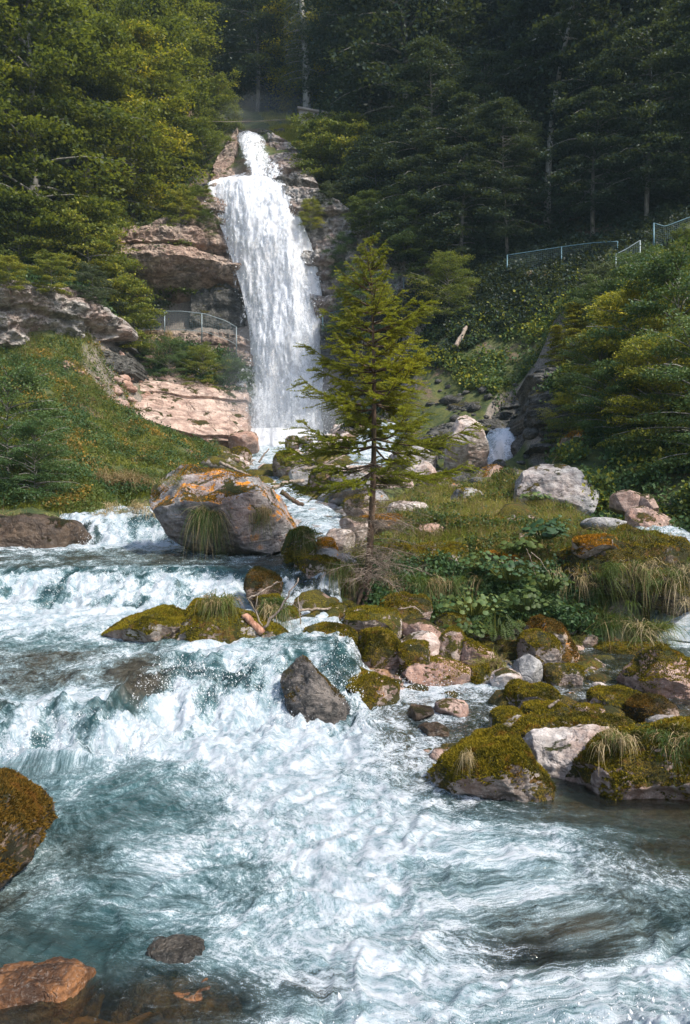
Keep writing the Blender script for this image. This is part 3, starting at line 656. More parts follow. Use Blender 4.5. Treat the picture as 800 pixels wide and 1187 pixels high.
# pale slabs sloping down to the plunge pool
cliff('cliff', [(96,448,38.0,128,420,42.0),(130,470,37.6,160,420,42.8),(180,492,37.2,205,424,43.2),(235,508,37.5,245,432,43.6),(285,512,39.5,285,440,44)], M_SLAB, 16, strata=.22, L=.7, amp=.25, thick=2, ns=300, nt=160, fine=.04)
# wall behind the fall
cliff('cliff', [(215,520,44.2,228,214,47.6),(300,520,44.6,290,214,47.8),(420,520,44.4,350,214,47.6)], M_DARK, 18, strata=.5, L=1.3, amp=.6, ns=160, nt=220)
# right of the fall
cliff('cliff', [(368,372,44.6,328,216,46.6),(385,368,44.4,352,220,46.2),(410,366,44.2,372,226,46),(440,362,44.2,398,244,45.6),(478,360,44.2,430,262,45.2)], M_CLIFF_G, 20, strata=.5, L=1.0, amp=.6, ns=220, nt=200, fine=.12, prof=[(0,-.8),(.1,0),(1,0)])
cliff('cliff', [(400,345,43.8,402,262,44.6),(440,350,43.6,438,250,44.4),(480,352,43.4,476,262,44.2),(520,360,43,505,300,43.8)], M_CLIFF_G, 22, strata=.35, L=1.3, amp=.6, ns=180, nt=150, fine=.12)
cliff('cliff', [(372,420,43.4,372,372,44.2),(420,430,42.6,430,366,43.8),(480,440,41.6,490,362,43),(540,420,39.4,560,345,41)], M_DARK, 24, strata=.35, L=.7, amp=.4, ns=220, nt=110)
# top cascade banks
cliff('cliff', [(240,214,48.6,252,180,51),(268,212,48.8,272,150,53)], M_CLIFF_P, 26, strata=.35, L=.8, amp=.5, ns=90, nt=110)
cliff('cliff', [(268,214,50.5,270,150,55),(335,214,50.5,330,150,55)], M_DARK, 27, strata=.35, L=.8, amp=.4, ns=90, nt=110)
cliff('cliff', [(318,214,48.6,312,156,53),(345,212,48.4,336,164,52),(372,216,48,350,180,51)], M_CLIFF_G, 28, strata=.35, L=.8, amp=.5, ns=110, nt=110)
# ravine rock on the right
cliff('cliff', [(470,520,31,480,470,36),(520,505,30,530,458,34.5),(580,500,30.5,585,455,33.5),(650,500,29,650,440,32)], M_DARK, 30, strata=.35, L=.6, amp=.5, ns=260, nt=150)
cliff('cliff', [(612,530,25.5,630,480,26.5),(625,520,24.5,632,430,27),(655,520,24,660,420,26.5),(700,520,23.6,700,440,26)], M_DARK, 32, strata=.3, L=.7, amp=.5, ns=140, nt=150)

# ------------------------------------------------------------------ the great fall
def fall_mat():
    t = NT('falling_water')
    fo = t.n('Attribute', out=2, at={'attribute_name': 'foam'}); fl = t.n('Attribute', out=1, at={'attribute_name': 'flow'})
    v = t.vscale(fl, (1.0, 0.16, 1.0)); v2 = t.vscale(fl, (1.0, .45, 1.0))
    a = t.noise(v, 1.3, 8, 0.65, .5); b = t.noise(v2, 5.5, 7, 0.7, .6); g = t.noise(fl, 14, 4, .75)
    x = t.math('ADD', t.math('MULTIPLY', fo, 1.5), t.math('MULTIPLY', t.math('SUBTRACT', a, .5), 1.9))
    x = t.math('ADD', x, t.math('MULTIPLY', t.math('SUBTRACT', b, .5), 1.7)); x = t.math('ADD', x, t.math('MULTIPLY', t.math('SUBTRACT', g, .5), 1.5))
    al = t.ss(x, .35, .85)
    n = t.bump(t.math('ADD', a, t.math('MULTIPLY', b, .5)), .5, .25)
    c = t.mix(t.ss(x, .2, 1.2), (.58, .66, .76), (.94, .95, .98))
    s = t.mixs(.35, t.n('BsdfDiffuse', Color=c, Normal=n), t.n('BsdfTranslucent', Color=c))
    return t.surf(t.mixs(al, t.n('BsdfTransparent'), s))
M_FALL = fall_mat()
def fall_sheet(name, rows, seed, foam=.9, edge=.5, amp=.35, nu=150, nt=320, off=0.0, parent=None):
    r = np.array(rows, float); k = np.linspace(0, len(r) - 1, nt); i = np.arange(len(r))
    py, xl, xr, Y = [np.interp(k, i, r[:, c]) for c in range(4)]
    ker = np.ones(15) / 15
    Y = np.convolve(np.r_[np.full(7, Y[0]), Y, np.full(7, Y[-1])], ker, 'valid')
    u = np.linspace(0, 1, nu)
    PX = xl[:, None] * (1 - u) + xr[:, None] * u; YY = np.repeat((Y - off)[:, None], nu, 1)
    X = (PX - CX) / F * YY; Z = np.repeat((CZ - (py - HY) / F * Y)[:, None], nu, 1)
    q = np.stack([X.ravel(), YY.ravel() * 0, Z.ravel()], -1)
    d = amp * (fbm(q * np.array([.8, 1, .22]), 4, seed) + .5 * ridged(q * np.array([1.3, 1, .3]), 3, seed + 2)) + .05 * fbm(q * np.array([4, 1, 1.6]), 3, seed + 1)
    bulge = amp * 1.2 * np.sin(np.tile(u, nt) * math.pi)
    Yv = YY.ravel() - d - bulge
    ed = np.minimum(np.tile(u, nt), 1 - np.tile(u, nt)); fo = foam - edge * (1 - sstep(0, .22, ed)) + .12 * fbm(q * np.array([.5, 1, .2]), 2, seed + 5)
    o = mk(name, np.stack([X.ravel(), Yv, Z.ravel()], -1), grid_faces(nt, nu), M_FALL, parent, attrs={'foam': np.clip(fo, 0, 1), 'flow': np.stack([X.ravel(), Z.ravel() + Yv * .8, Yv * .2 + seed], -1)})
    if parent is None: tag(o, kind='structure')
    return o
MAIN = [(207,262,314,49),(209,250,322,47.6),(214,241,331,46.8),(230,244,338,46.2),(250,251,347,45.8),(280,262,360,45.4),(310,272,368,45.2),(340,281,373,45.0),(380,289,376,44.8),(420,291,377,44.6),(450,288,380,44.4),(480,280,384,44.0),(500,272,392,43.5),(514,266,398,43.0)]
fall_sheet('waterfall_water', MAIN, 71, 1.1, .5)
fall_sheet('waterfall_water', [(a, b + 3, c - 2, d) for a, b, c, d in MAIN[1:]], 81, .42, .35, amp=.45, off=.5)
fall_sheet('waterfall_water', [(155,276,300,53.6),(160,275,306,52.0),(175,277,312,50.2),(186,279,318,49.2),(192,284,328,48.4),(200,286,330,47.9),(214,288,330,47.2)], 91, .5, .3, amp=.3, nu=90, nt=130)
fall_sheet('waterfall_water', [(428,262,296,44.3),(440,264,297,43.6),(455,266,298,43.2),(470,276,300,42.8),(482,280,300,42.5)], 95, .22, .2, amp=.15, nu=60, nt=80)
fall_sheet('waterfall_water', [(250,250,268,46.0),(300,262,282,45.6),(340,270,290,45.4),(385,276,294,45.2),(425,280,296,45)], 97, .22, .25, amp=.15, nu=50, nt=160, off=.3)
fall_sheet('waterfall_water', [(508,262,300,43.2),(500,272,330,42.6),(497,280,350,42.2),(503,262,372,41.8),(512,252,384,41.4),(519,250,380,41.2)], 99, .95, .2, amp=.4, nu=90, nt=60)

fall_sheet('waterfall_water', [(497,570,604,29.2),(500,567,606,28.6),(510,566,607,28.2),(525,564,606,27.8),(542,556,608,27.4)], 103, .62, .3, amp=.5, nu=60, nt=60)
fall_sheet('waterfall_water', [(499,574,600,28.9),(512,571,602,28.0),(526,568,603,27.4),(544,562,606,26.9)], 107, .55, .3, amp=.5, nu=60, nt=60)
# drops torn off the falls and cascades
def drops(name, pts, size, seed, m):
    rs = np.random.RandomState(seed); n = len(pts); s = size * rs.lognormal(0, .45, n)
    base = np.array([[1, 0, -.5], [-.5, .87, -.5], [-.5, -.87, -.5], [0, 0, 1.2]])
    V = pts[:, None] + base[None] * s[:, None, None] * .5 + rs.normal(0, .15, (n, 4, 3)) * s[:, None, None]
    f = np.array([[0, 2, 1], [0, 1, 3], [1, 2, 3], [2, 0, 3]]); Fc = (np.arange(n)[:, None, None] * 4 + f[None]).reshape(-1, 3)
    return tag(mk(name, V.reshape(-1, 3), Fc, m, smooth=False), kind='stuff')
t_ = NT('spray_drops'); M_DROP = t_.surf(t_.mixs(.4, t_.n('BsdfDiffuse', Color=(.93, .95, .97, 1)), t_.n('BsdfTranslucent', Color=(.93, .95, .97, 1))))
def spray():
    rs = np.random.RandomState(5); r = np.array(MAIN, float); n = 9000
    k = rs.uniform(1, len(r) - 1, n); i = np.arange(len(r)); py, xl, xr, Y = [np.interp(k, i, r[:, c]) for c in range(4)]
    side = rs.rand(n); e = np.abs(rs.normal(0, .22, n)); u = np.where(side < .5, e, 1 - e); u = np.where(rs.rand(n) < .3, rs.rand(n), u)
    px = xl + (xr - xl) * u + rs.normal(0, 3.0, n); Yd = Y - rs.uniform(.2, 1.4, n)
    pts = np.stack([(px - CX) / F * Yd, Yd, CZ - (py - HY) / F * Yd], -1)
    base = np.stack([rs.normal(-3.6, 2.4, 5000), rs.normal(42.3, .9, 5000), 5.9 + np.abs(rs.gamma(1.5, .6, 5000))], -1)
    drops('spray', np.vstack([pts[:6000], base]), .034, 6, M_DROP)
    # cascades near the camera
    c = []
    for x0, x1, y0, y1, n, h in [(-4.6, -1.8, 7.1, 7.5, 3500, .04), (-2.2, 0.2, 7.8, 8.8, 4500, .05), (-6.8, -.8, 11.3, 12.3, 6000, .05), (-5.5, -3.4, 15.9, 16.9, 2500, .08), (-.2, 1.3, 8.5, 9.6, 1200, .05)]:
        x = rs.uniform(x0, x1, n); y = rs.uniform(y0, y1, n)
        m = fbm(np.stack([x * 2.2, y * 1.2, x * 0], -1), 3, 77) > -.05; x, y = x[m], y[m]
        c.append(np.stack([x, y, zw(x, y) + .02 + rs.exponential(h, len(x))], -1))
    drops('spray', np.vstack(c), .0085, 7, M_DROP)
    x = rs.uniform(-.2, 2.6, 2600); y = rs.normal(3.12 + .12 * (x - 1), .16, 2600)
    drops('spray', np.stack([x, y, .06 + rs.exponential(.05, 2600)], -1), .007, 8, M_DROP)
spray()

# ------------------------------------------------------------------ boulders
FG, FO, FR, FX = F_GREEN, F_GOLD, F_RUST, F_ORANGE
rock('pale lichen spotted rock half sunk in the bank grass, right of the spruce', (446,580,498,612), 17.2, M_PALE, .5, sub=6)
rock('grey rock with a thin moss cap in the middle of the grassy bank', (520,566,562,594), 19.0, M_GREY, .5, sub=6, fz=(FG, 2500, .03, .2, .2))
rock('low orange mossed rock in the bank grass above the round leaved herbs', (560,598,604,618), 15.6, M_ORANGE, .45, sub=6, fz=(FX, 4000, .03, .1, .1))
rock('pale broken rock left of the spruce foot, above the dark overhang', (392,598,430,626), 15.2, M_PALE, .4, sub=6)
rock('mossy rock beside the upper stream, above the white rapids', (398,574,440,602), 19.0, M_MOSSG, .5, sub=6, fz=(FO, 3000, .03))
rock('reddish stone in the grass between the spruce and the blue grey boulder', (484,606,520,624), 15.0, M_PINK, .3)
rock('long mossy boulder under the hanging bank grass, right of the spruce foot', (436,690,500,722), 11.6, M_MOSS, .4, sub=6, fz=(FG, 6000, .022))
rock('mossy stone under the dense dark herb on the bank face', (505,712,546,740), 11.2, M_MOSSG, .3, sub=6, fz=(FG, 3500, .022))
rock('orange mossed crest stone on the left end of the hummock', (664,620,720,646), 12.5, M_ORANGE, .4, sub=6, fz=(FX, 5000, .028, .0, 0))
rock('golden mossed boulder just left of the spruce foot', (372,700,412,734), 11.3, M_MOSSG, .35, sub=6, fz=(FO, 4500, .022))
rock('mossy boulder in front of the dark overhang, left of the golden mossed one', (348,692,384,722), 11.7, M_MOSS, .35, sub=6, fz=(FG, 4000, .022))
rock('broad mossy boulder crowning the bank above the hanging grass', (476,628,548,664), 13.4, M_MOSSG, .6, sub=6, fz=(FO, 9000, .028))
rock('rounded mossy boulder in the bank just right of the spruce stem', (438,630,486,662), 13.6, M_MOSS, .5, sub=6, fz=(FG, 6000, .028))
rock('ochre mossed boulder in the bank, left of the feathery herb', (552,640,600,668), 13.2, M_ORANGE, .5, sub=6, fz=(FX, 5000, .028, .1, .2))
rock('pale broken block among the boulders behind the spruce', (470,536,506,560), 24.0, M_PALE, .6, sub=6)
rock('mossy grey block left of the pointed pale boulder', (492,548,530,576), 22.0, M_MOSSG, .6, sub=6, fz=(FO, 2500, .035, .1, .1))
rock('rust brown moss covered boulder at the left edge of the lower pool', [(-60,915),(-20,908),(8,922),(30,944),(46,966),(44,983),(26,1003),(0,1035),(-60,1045)], 4.9, M_MOSSR, .6, sub=7, fz=(FR, 26000, .022))
rock('moss covered wedge of rock with a dry grass clump, tip of the right shore', [(492,930),(497,908),(520,880),(545,862),(585,848),(602,858),(625,890),(660,922),(655,945),(600,955),(510,955)], 6.45, M_MOSS, .45, sub=7, fz=(FG, 30000, .022), seed=11)
rock('long low mossy slab running out of the photo on the right shore', [(638,925),(655,885),(690,860),(730,846),(780,842),(850,838),(900,850),(900,940),(740,935),(660,940)], 6.6, M_MOSS, .55, sub=7, fz=(FG, 42000, .022), seed=23)
rock('bare pale pink slab between the two big mossy shore rocks', [(588,866),(620,852),(680,846),(735,850),(700,880),(655,925),(630,915),(605,895)], 6.9, M_PALE, .4, sub=6, seed=31, cuts=8)
rock('flat moss coated slab behind the pale shore slab', (596,832,765,866), 7.35, M_MOSS, .4, sub=6, fz=(FG, 12000, .02))
rock('low green moss cushion rock at the water near the pale slab', (545,850,605,880), 7.1, M_MOSSG, .3, fz=(FG, 6000, .018))
rock('moss dome beside the flat slab in the side brook', (604,816,662,842), 7.75, M_MOSS, .3, sub=6, fz=(FG, 7000, .018))
rock('small round mossy rock with a white cap left of the tall boulder', (663,818,702,836), 7.9, M_PINK, .22, fz=(FG, 2500, .016))
rock('low ochre moss rock at the left side of the moss dome', (570,822,606,846), 7.65, M_MOSSG, .25, fz=(FG, 3500, .016))
rock('mossy rock with a leaning left lobe in the brook rapids', (586,791,622,822), 8.5, M_MOSSG, .25, fz=(FG, 4000, .018))
rock('dark green mossy rock right of the leaning one in the brook rapids', (598,796,650,826), 8.3, M_MOSS, .3, sub=6, fz=(FG, 6000, .018))
rock('rounded mossy boulder in the brook under the tall pink white boulder', (684,797,744,830), 8.4, M_MOSS, .35, sub=6, fz=(FG, 6000, .018))
rock('brown topped mossy boulder at the foot of the tall pink white boulder', (728,808,784,846), 7.9, M_MOSSR, .32, sub=6, fz=(FR, 6000, .018))
rock('flat pale grey stone on the shore below the brown topped boulder', (752,830,790,846), 7.45, M_GREY, .22)
rock('tall angular pinkish white boulder with a moss skirt near the right edge', [(712,822),(722,795),(737,772),(750,756),(768,751),(785,757),(812,770),(840,792),(845,830),(800,835),(740,828)], 9.2, M_PINK, .6, sub=7, seed=41, cuts=8, fz=(FG, 14000, .02, .1, .25))
rock('mossy stone with a pale worn top right of the grey white stone', (628,766,680,802), 9.6, M_MOSS, .3, sub=6, fz=(FG, 5000, .018, .3, .2))
rock('smooth grey white stone standing by the double mossy boulder', [(592,790),(598,768),(614,758),(626,766),(632,792),(610,800)], 9.5, M_GREY, .25, seed=52, rough=.6)
rock('pale flat stone lying left of the grey white stone', (568,776,606,802), 9.4, M_PALE, .25)
rock('ochre mossed boulder, the rear of the double boulder under the big leaved herbs', [(600,735),(606,719),(628,715),(652,724),(670,742),(669,772),(640,778),(615,765)], 10.7, M_ORANGE, .5, sub=6, seed=61, fz=(FR, 9000, .02))
rock('pale spotted mossy boulder, the front of the double boulder', (601,731,648,776), 10.3, M_MOSS, .35, sub=6, fz=(FG, 5000, .02, .2, .1))
rock('small white stone in the brook under the double boulder', (686,791,703,804), 9.0, M_PALE, .1, rough=.5)
rock('tiny pale stone upstream in the shaded brook', (670,767,684,776), 10.4, M_PALE, .1, rough=.5)
rock('long low mossy bank stone under the hanging sedge on the right', (678,746,806,776), 11.5, M_MOSS, .5, sub=6, fz=(FG, 12000, .02))
rock('pale topped mossy boulder directly right of the driftwood', (342,725,414,772), 10.1, M_MOSSG, .4, sub=6, fz=(FG, 8000, .02, .15, .1))
rock('ochre boulder with a grey cap under the foot of the spruce', (400,703,466,742), 10.9, M_MOSSG, .45, sub=6, fz=(FO, 8000, .02, .15, .1), seed=71)
rock('tall deep green mossy boulder above the small rapids', (412,730,468,792), 10.0, M_MOSS, .4, sub=6, fz=(FG, 11000, .02))
rock('white rounded stone among the mossy pile left of centre', (462,731,510,772), 10.3, M_PALE, .3, seed=83, rough=.7)
rock('squat moss covered boulder in front of the white rounded stone', (461,743,502,792), 9.7, M_MOSS, .28, sub=6, fz=(FG, 8000, .02))
rock('long reddish grey slab lying slantwise behind the white stone', [(455,722),(462,712),(490,718),(525,736),(548,752),(540,764),(500,748),(465,735)], 10.9, M_PINK, .3, sub=6, seed=91)
rock('yellow mossed wedge beside the slanting slab', (505,730,544,776), 10.4, M_MOSSG, .3, fz=(FO, 4500, .02))
rock('pink and white boulder with moss at its foot in the middle of the pile', (535,740,572,784), 10.2, M_PINK, .3, sub=6, fz=(FG, 3500, .02, .3, .25))
rock('low flat pinkish ledge at the water below the boulder pile', (464,764,545,806), 9.6, M_PINK, .4, sub=6, fz=(FG, 5000, .018, .2, .15))
rock('yellow green moss cushion beside the pale flat stone', (538,771,580,802), 9.6, M_MOSSG, .28, fz=(FG, 4500, .018))
rock('dark mossy rock dividing the small rapids below the boulder pile', [(384,768),(402,768),(438,782),(462,796),(472,815),(468,836),(440,850),(415,838),(412,806),(394,788)], 8.75, M_MOSS, .35, sub=6, seed=101, fz=(FG, 9000, .02))
rock('slanting streaked wet rock in the middle of the lower cascade', [(328,800),(334,770),(343,758),(352,760),(376,786),(402,812),(416,836),(412,870),(340,870),(330,840)], 8.3, M_WET, .28, sub=7, seed=113, cuts=2, fz=(FR, 1500, .018, .6, .1))
rock('pale brown stone washed by the small rapids', (504,811,544,832), 8.3, M_PINK, .2, seed=121)
rock('low wet brown stone left of the pale brown one in the rapids', (472,817,503,833), 8.2, M_WETB, .2)
rock('flat wet stone barely above the water near the green cushion', (482,840,520,858), 7.7, M_WETB, .22)
rock('yellow green mossy rock sloping into the pool left of the driftwood', [(108,745),(130,727),(165,711),(200,699),(222,695),(222,722),(204,752),(190,765),(130,765)], 10.05, M_MOSSG, .55, sub=7, seed=131, fz=(FO, 26000, .02))
rock('mossy rock crowned with hanging grass beside the driftwood', [(190,765),(198,730),(214,700),(240,692),(270,700),(300,716),(335,735),(348,760),(300,775),(230,775)], 10.0, M_MOSSG, .6, sub=7, seed=137, fz=(FO, 22000, .02))
rock('round rust brown moss knob standing in the middle cascade', (284,655,325,702), 11.5, M_MOSSR, .3, sub=6, seed=141, fz=(FR, 6000, .022))
rock('upright mossy block at the right end of the driftwood', (325,701,350,746), 10.9, M_MOSSG, .22, fz=(FG, 4000, .02))
rock('flat bare stone under the driftwood', (292,732,348,762), 10.1, M_PINK, .3)
rock('low mossy stone at the lip of the lower cascade', (272,756,348,780), 9.45, M_MOSSR, .22, sub=6, fz=(FG, 4500, .018))
rock('great grey boulder splashed with orange lichen, grass on its crown', [(170,568),(180,551),(205,542),(232,541),(262,545),(300,556),(332,578),(350,606),(340,635),(300,650),(250,652),(215,640),(192,612)], 15.0, M_LICH, 1.5, sub=7, seed=151, cuts=9, rough=.8, fz=(FX, 5000, .03, .1, .45))
rock('dark wet brown rock left of the upper small fall', (-60,596,104,652), 16.3, M_WETB, 1.2, sub=6, seed=161)
rock('mossy block with long grass at the right end of the middle cascade', (328,612,372,668), 13.4, M_MOSSG, .5, sub=6, fz=(FO, 8000, .025))
rock('dark mossy overhanging rock left of the foot of the spruce', (340,643,408,692), 12.7, M_MOSS, .55, sub=6, seed=171, fz=(FG, 7000, .025))
rock('small rock capped with bright orange moss below the little white rapids', (366,622,392,648), 13.8, M_ORANGE, .3, fz=(FX, 4000, .022))
rock('pale bare stone beside the orange capped rock', (376,612,412,640), 14.4, M_PALE, .4)
rock('grey stone below the plunge pool, left of the yellow capped one', (336,538,361,560), 27, M_GREY, .6)
rock('stone with a yellow moss cap under the plunge pool', (358,541,394,580), 25.5, M_MOSSG, .7, fz=(FO, 3000, .04))
rock('white speckled lichen rock left of the spruce trunk', (384,534,432,574), 24.5, M_PALE, .9, sub=6, seed=181)
rock('pale flat topped rock just right of the spruce trunk', (438,547,480,588), 22.5, M_PALE, .8, sub=6)
rock('grey angular block leaning behind the spruce', [(446,556),(452,528),(470,516),(495,518),(512,534),(508,560)], 26.5, M_GREY, .9, sub=6, seed=191, cuts=8)
rock('big smooth pale grey boulder with a pointed top beside the side fall', [(514,545),(519,508),(530,485),(543,476),(556,490),(567,520),(565,545)], 26.5, M_PALE, .9, sub=6, seed=201, rough=.5, cuts=6)
rock('dark wet boulder right of the side fall', [(585,552),(590,520),(606,501),(630,497),(650,512),(655,552)], 26.5, M_DARK, 1.0, sub=6, seed=211)
rock('rust orange stone awash at the bottom left corner', (-30,1127,125,1250), 3.74, M_RUSTW, .3, sub=6, cuts=6)
rock('long brown stone awash beside the rust orange one', (118,1146,285,1250), 3.7, M_RUSTW, .3, sub=6, cuts=6)
rock('dark wet stone just breaking the water near the bottom left', (160,1096,242,1140), 4.02, M_BLKW, .2, sub=6)
rock('small brown stone awash near the bottom right corner', (690,1098,760,1140), 4.1, M_RUSTW, .2, sub=5)
rock('broad blue grey boulder with white lichen in the grassy bank', [(590,625),(596,572),(608,546),(634,533),(660,538),(684,562),(706,594),(704,625)], 18.3, M_GREY, 1.0, sub=7, seed=221, rough=.8, cuts=8)
rock('reddish lichen covered rock left of the broad blue grey boulder', (548,540,596,570), 22.5, M_PINK, .7, sub=6, fz=(FX, 1500, .035, .2, .3))
rock('small grey shoulder stone touching the broad blue grey boulder', (578,545,612,574), 20.8, M_GREY, .5)
rock('smooth pinkish domed rock on the right bank', (708,568,744,596), 16.8, M_PINK, .4, rough=.5)
rock('smaller pinkish rock right of the domed one', (736,572,764,596), 16.6, M_PINK, .35, rough=.6)
rock('brown broken rock below the two pinkish ones', (724,586,782,622), 16.0, M_PINK, .45, sub=6)
rock('dark ledge capped with orange moss under the shrubs', (646,500,732,536), 21.5, M_ORANGE, .9, sub=6, seed=231, fz=(FX, 5000, .035))
rock('flat grey stone lying on the grassy hummock', (676,600,728,614), 13.9, M_GREY, .4)
rock('great mossy hummock overhung with grass at the right', [(636,668),(655,640),(690,620),(730,612),(775,622),(815,645),(850,700),(850,740),(790,722),(730,695),(670,682)], 12.9, M_HUM, 1.0, sub=7, seed=241, fz=(FG, 16000, .03), cuts=2)
rock('flat rock with a bright orange moss rim right of the spruce', (500,598,566,624), 15.8, M_ORANGE, .5, sub=6, fz=(FX, 6000, .03))
rock('long flat rock with an orange moss rim behind the spruce trunk', (412,596,486,616), 15.9, M_ORANGE, .5, sub=6, fz=(FX, 6000, .03))
rock('mossy rock at the left shore of the plunge pool', (262,519,292,550), 35, M_MOSS, .9, fz=(FG, 2500, .05))
rock('pinkish block at the left shore of the plunge pool', (264,500,300,524), 38.5, M_PINK, 1.0)
rock('small round mossy rock in front of the plunge pool', (330,504,347,520), 37, M_MOSSG, .4)
rock('grey stone beside the small round mossy rock at the plunge pool', (347,505,363,520), 37, M_GREY, .4)
rock('broad mossy rock with driftwood between the two upper streams', (316,522,370,560), 31, M_MOSSG, 1.2, sub=6, fz=(FO, 4000, .05))
rock('mossy grey rock under the spruce in the upper stream bed', (366,506,420,540), 34, M_MOSS, 1.2, sub=6, fz=(FG, 3000, .05))
rock('mossy green stone below the round rust brown knob', (296,690,330,715), 11.1, M_MOSS, .25, fz=(FG, 2500, .02))
rock('dark mossy stone at the left end of the lower cascade', (-30,815,28,862), 7.9, M_MOSS, .3, sub=6, fz=(FG, 4000, .02))

# ------------------------------------------------------------------ foliage
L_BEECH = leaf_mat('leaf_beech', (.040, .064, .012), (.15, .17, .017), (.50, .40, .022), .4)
L_BEECHD = leaf_mat('leaf_beech_shade', (.008, .022, .015), (.015, .036, .022), (.028, .054, .026), .22)  # shaded copy of the beech leaf; the dark wood's shade put into its colour
L_SPRUCED = leaf_mat('needle_dark', (.007, .017, .012), (.014, .028, .016), (.028, .045, .022), .12)  # dark needle base also carries the right slope's shade in its colour
L_GREYG = leaf_mat('leaf_greyish', (.035, .055, .03), (.075, .10, .06), (.13, .16, .10), .3)
L_SHRUB = leaf_mat('leaf_shrub', (.040, .072, .018), (.115, .15, .026), (.36, .33, .035), .35)
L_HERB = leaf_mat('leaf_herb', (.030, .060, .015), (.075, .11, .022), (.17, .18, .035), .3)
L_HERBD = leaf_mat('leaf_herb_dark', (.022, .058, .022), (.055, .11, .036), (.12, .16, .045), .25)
L_GRASS = leaf_mat('grass_blades', (.07, .10, .015), (.19, .21, .03), (.40, .36, .08), .3)
L_OCHRE = leaf_mat('leaf_ochre', (.07, .06, .02), (.20, .14, .035), (.34, .20, .03), .3)
L_GRASSD = leaf_mat('grass_long_green', (.03, .06, .014), (.07, .11, .02), (.17, .18, .05), .3)
L_STRAW = leaf_mat('grass_straw', (.16, .11, .05), (.32, .24, .12), (.45, .36, .22), .25)
L_NEEDLE = leaf_mat('needle_green', (.08, .11, .016), (.26, .27, .022), (.60, .50, .035), .4, .5)
L_NEEDLEY = leaf_mat('needle_yellow', (.05, .075, .014), (.17, .18, .02), (.42, .36, .03), .3)
B_GREY = bark_mat('bark_grey', (.10, .095, .085), (.30, .28, .25))
B_PALE = bark_mat('bark_pale', (.22, .21, .19), (.48, .46, .42))
B_BROWN = bark_mat('bark_brown', (.045, .028, .018), (.16, .10, .065), 3)
B_DEAD = bark_mat('dead_wood', (.16, .12, .09), (.40, .32, .26), 3)

def quads(p, nrm, fwd, Ls, Ws, fold=0.0):
    """diamond leaves"""
    s = np.cross(fwd, nrm); s /= np.linalg.norm(s, axis=1)[:, None] + 1e-9
    f = fwd / (np.linalg.norm(fwd, axis=1)[:, None] + 1e-9)
    a = p - f * (Ls * .5)[:, None]; b = p + s * (Ws * .5)[:, None] + f * (Ls * .05)[:, None]; c = p + f * (Ls * .5)[:, None]; d = p - s * (Ws * .5)[:, None] + f * (Ls * .05)[:, None]
    V = np.stack([a, b, c, d], 1).reshape(-1, 3)
    return V, np.arange(len(V)).reshape(-1, 4)
def rdir(rs, n, base, sp):
    v = np.asarray(base) + rs.normal(0, sp, (n, 3)); return v / (np.linalg.norm(v, axis=1)[:, None] + 1e-9)

def tree_meshes(seed, H, R, base, nl, tw, lv, leaf, conic=0.0, droop=.25, rise=.35, lean=.04, tr=.02, flat=.10, spread=.4):
    """-> (trunk MB, leaf V, leaf F): limbs carry flat sprays of leaves"""
    rs = np.random.RandomState(seed)
    k = np.linspace(0, 1, 12); ln = rs.uniform(-1, 1, 2) * lean * H
    tp = np.stack([ln[0] * k ** 1.5 + .01 * H * np.sin(k * 7 + seed), ln[1] * k ** 1.5 + .008 * H * np.sin(k * 5 + 2 * seed), -0.6 + k * (H * .96 + .6)], -1)
    mb = MB(); mb.tube(tp, H * tr * (1 - k * .88), 8)
    PV, NV, FV = [], [], []
    for i in range(nl):
        h = base + (1 - base) * ((i + rs.rand()) / nl); az = i * 2.4 + rs.normal(0, .4)
        tt = (h - base) / (1 - base)
        prof = (1 - tt) ** .8 if conic else math.sin(math.pi * min(1, .18 + .82 * (tt * .93 + .03))) ** .65
        L = R * max(.12, prof) * rs.uniform(.65, 1.15)
        d = np.array([math.cos(az), math.sin(az), 0]); sd = np.array([-d[1], d[0], 0])
        o = np.array([np.interp(h, k, tp[:, 0]), np.interp(h, k, tp[:, 1]), h * H * .96])
        up = rise * (.4 + tt) * rs.uniform(.5, 1.4)
        s = np.linspace(0, 1, 5); c = o + d * (L * s)[:, None] + np.array([0, 0, 1]) * (L * (up * s - droop * s ** 2))[:, None] + sd * (L * .12 * rs.normal() * s ** 2)[:, None]
        mb.tube(c, np.linspace(max(.02, .010 * L + H * .0022), .006, 5), 4, cap=False)
        st = .25 + .75 * rs.rand(tw) ** .7; lat = rs.normal(0, 1, tw) * spread * L * (1.12 - st) 
        cen = np.stack([np.interp(st, s, c[:, j]) for j in range(3)], -1) + sd * lat[:, None]; cen[:, 2] -= np.abs(lat) * .22 + rs.rand(tw) * .12 * L * .5
        q = np.repeat(cen, lv, 0); n = len(q); cs = max(.16 * R * .55, .05 * L)
        off = rs.normal(0, 1, (n, 3)) * np.array([cs, cs, flat * cs * 2.2])
        r2 = np.hypot(off[:, 0], off[:, 1]); off[:, 2] -= r2 * .28
        PV.append(q + off); NV.append(rdir(rs, n, (0, 0, 1), .55) + d * .25); FV.append(rdir(rs, n, d, .7))
    Pp = np.vstack(PV); N = np.vstack(NV); Fw = np.vstack(FV); n = len(Pp)
    sz = leaf * rs.uniform(.6, 1.35, n)
    V, Fc = quads(Pp, N, Fw, sz, sz * .62)
    return mb, V, Fc
def make_tree(name, label, cat, group, args, leafm, barkm):
    r = empty(name, (0, 0, 0), label, cat, group)
    mb, V, Fc = tree_meshes(**args)
    mb.build('trunk', barkm, r); mk('crown', V, Fc, leafm, r, smooth=False)
    return r
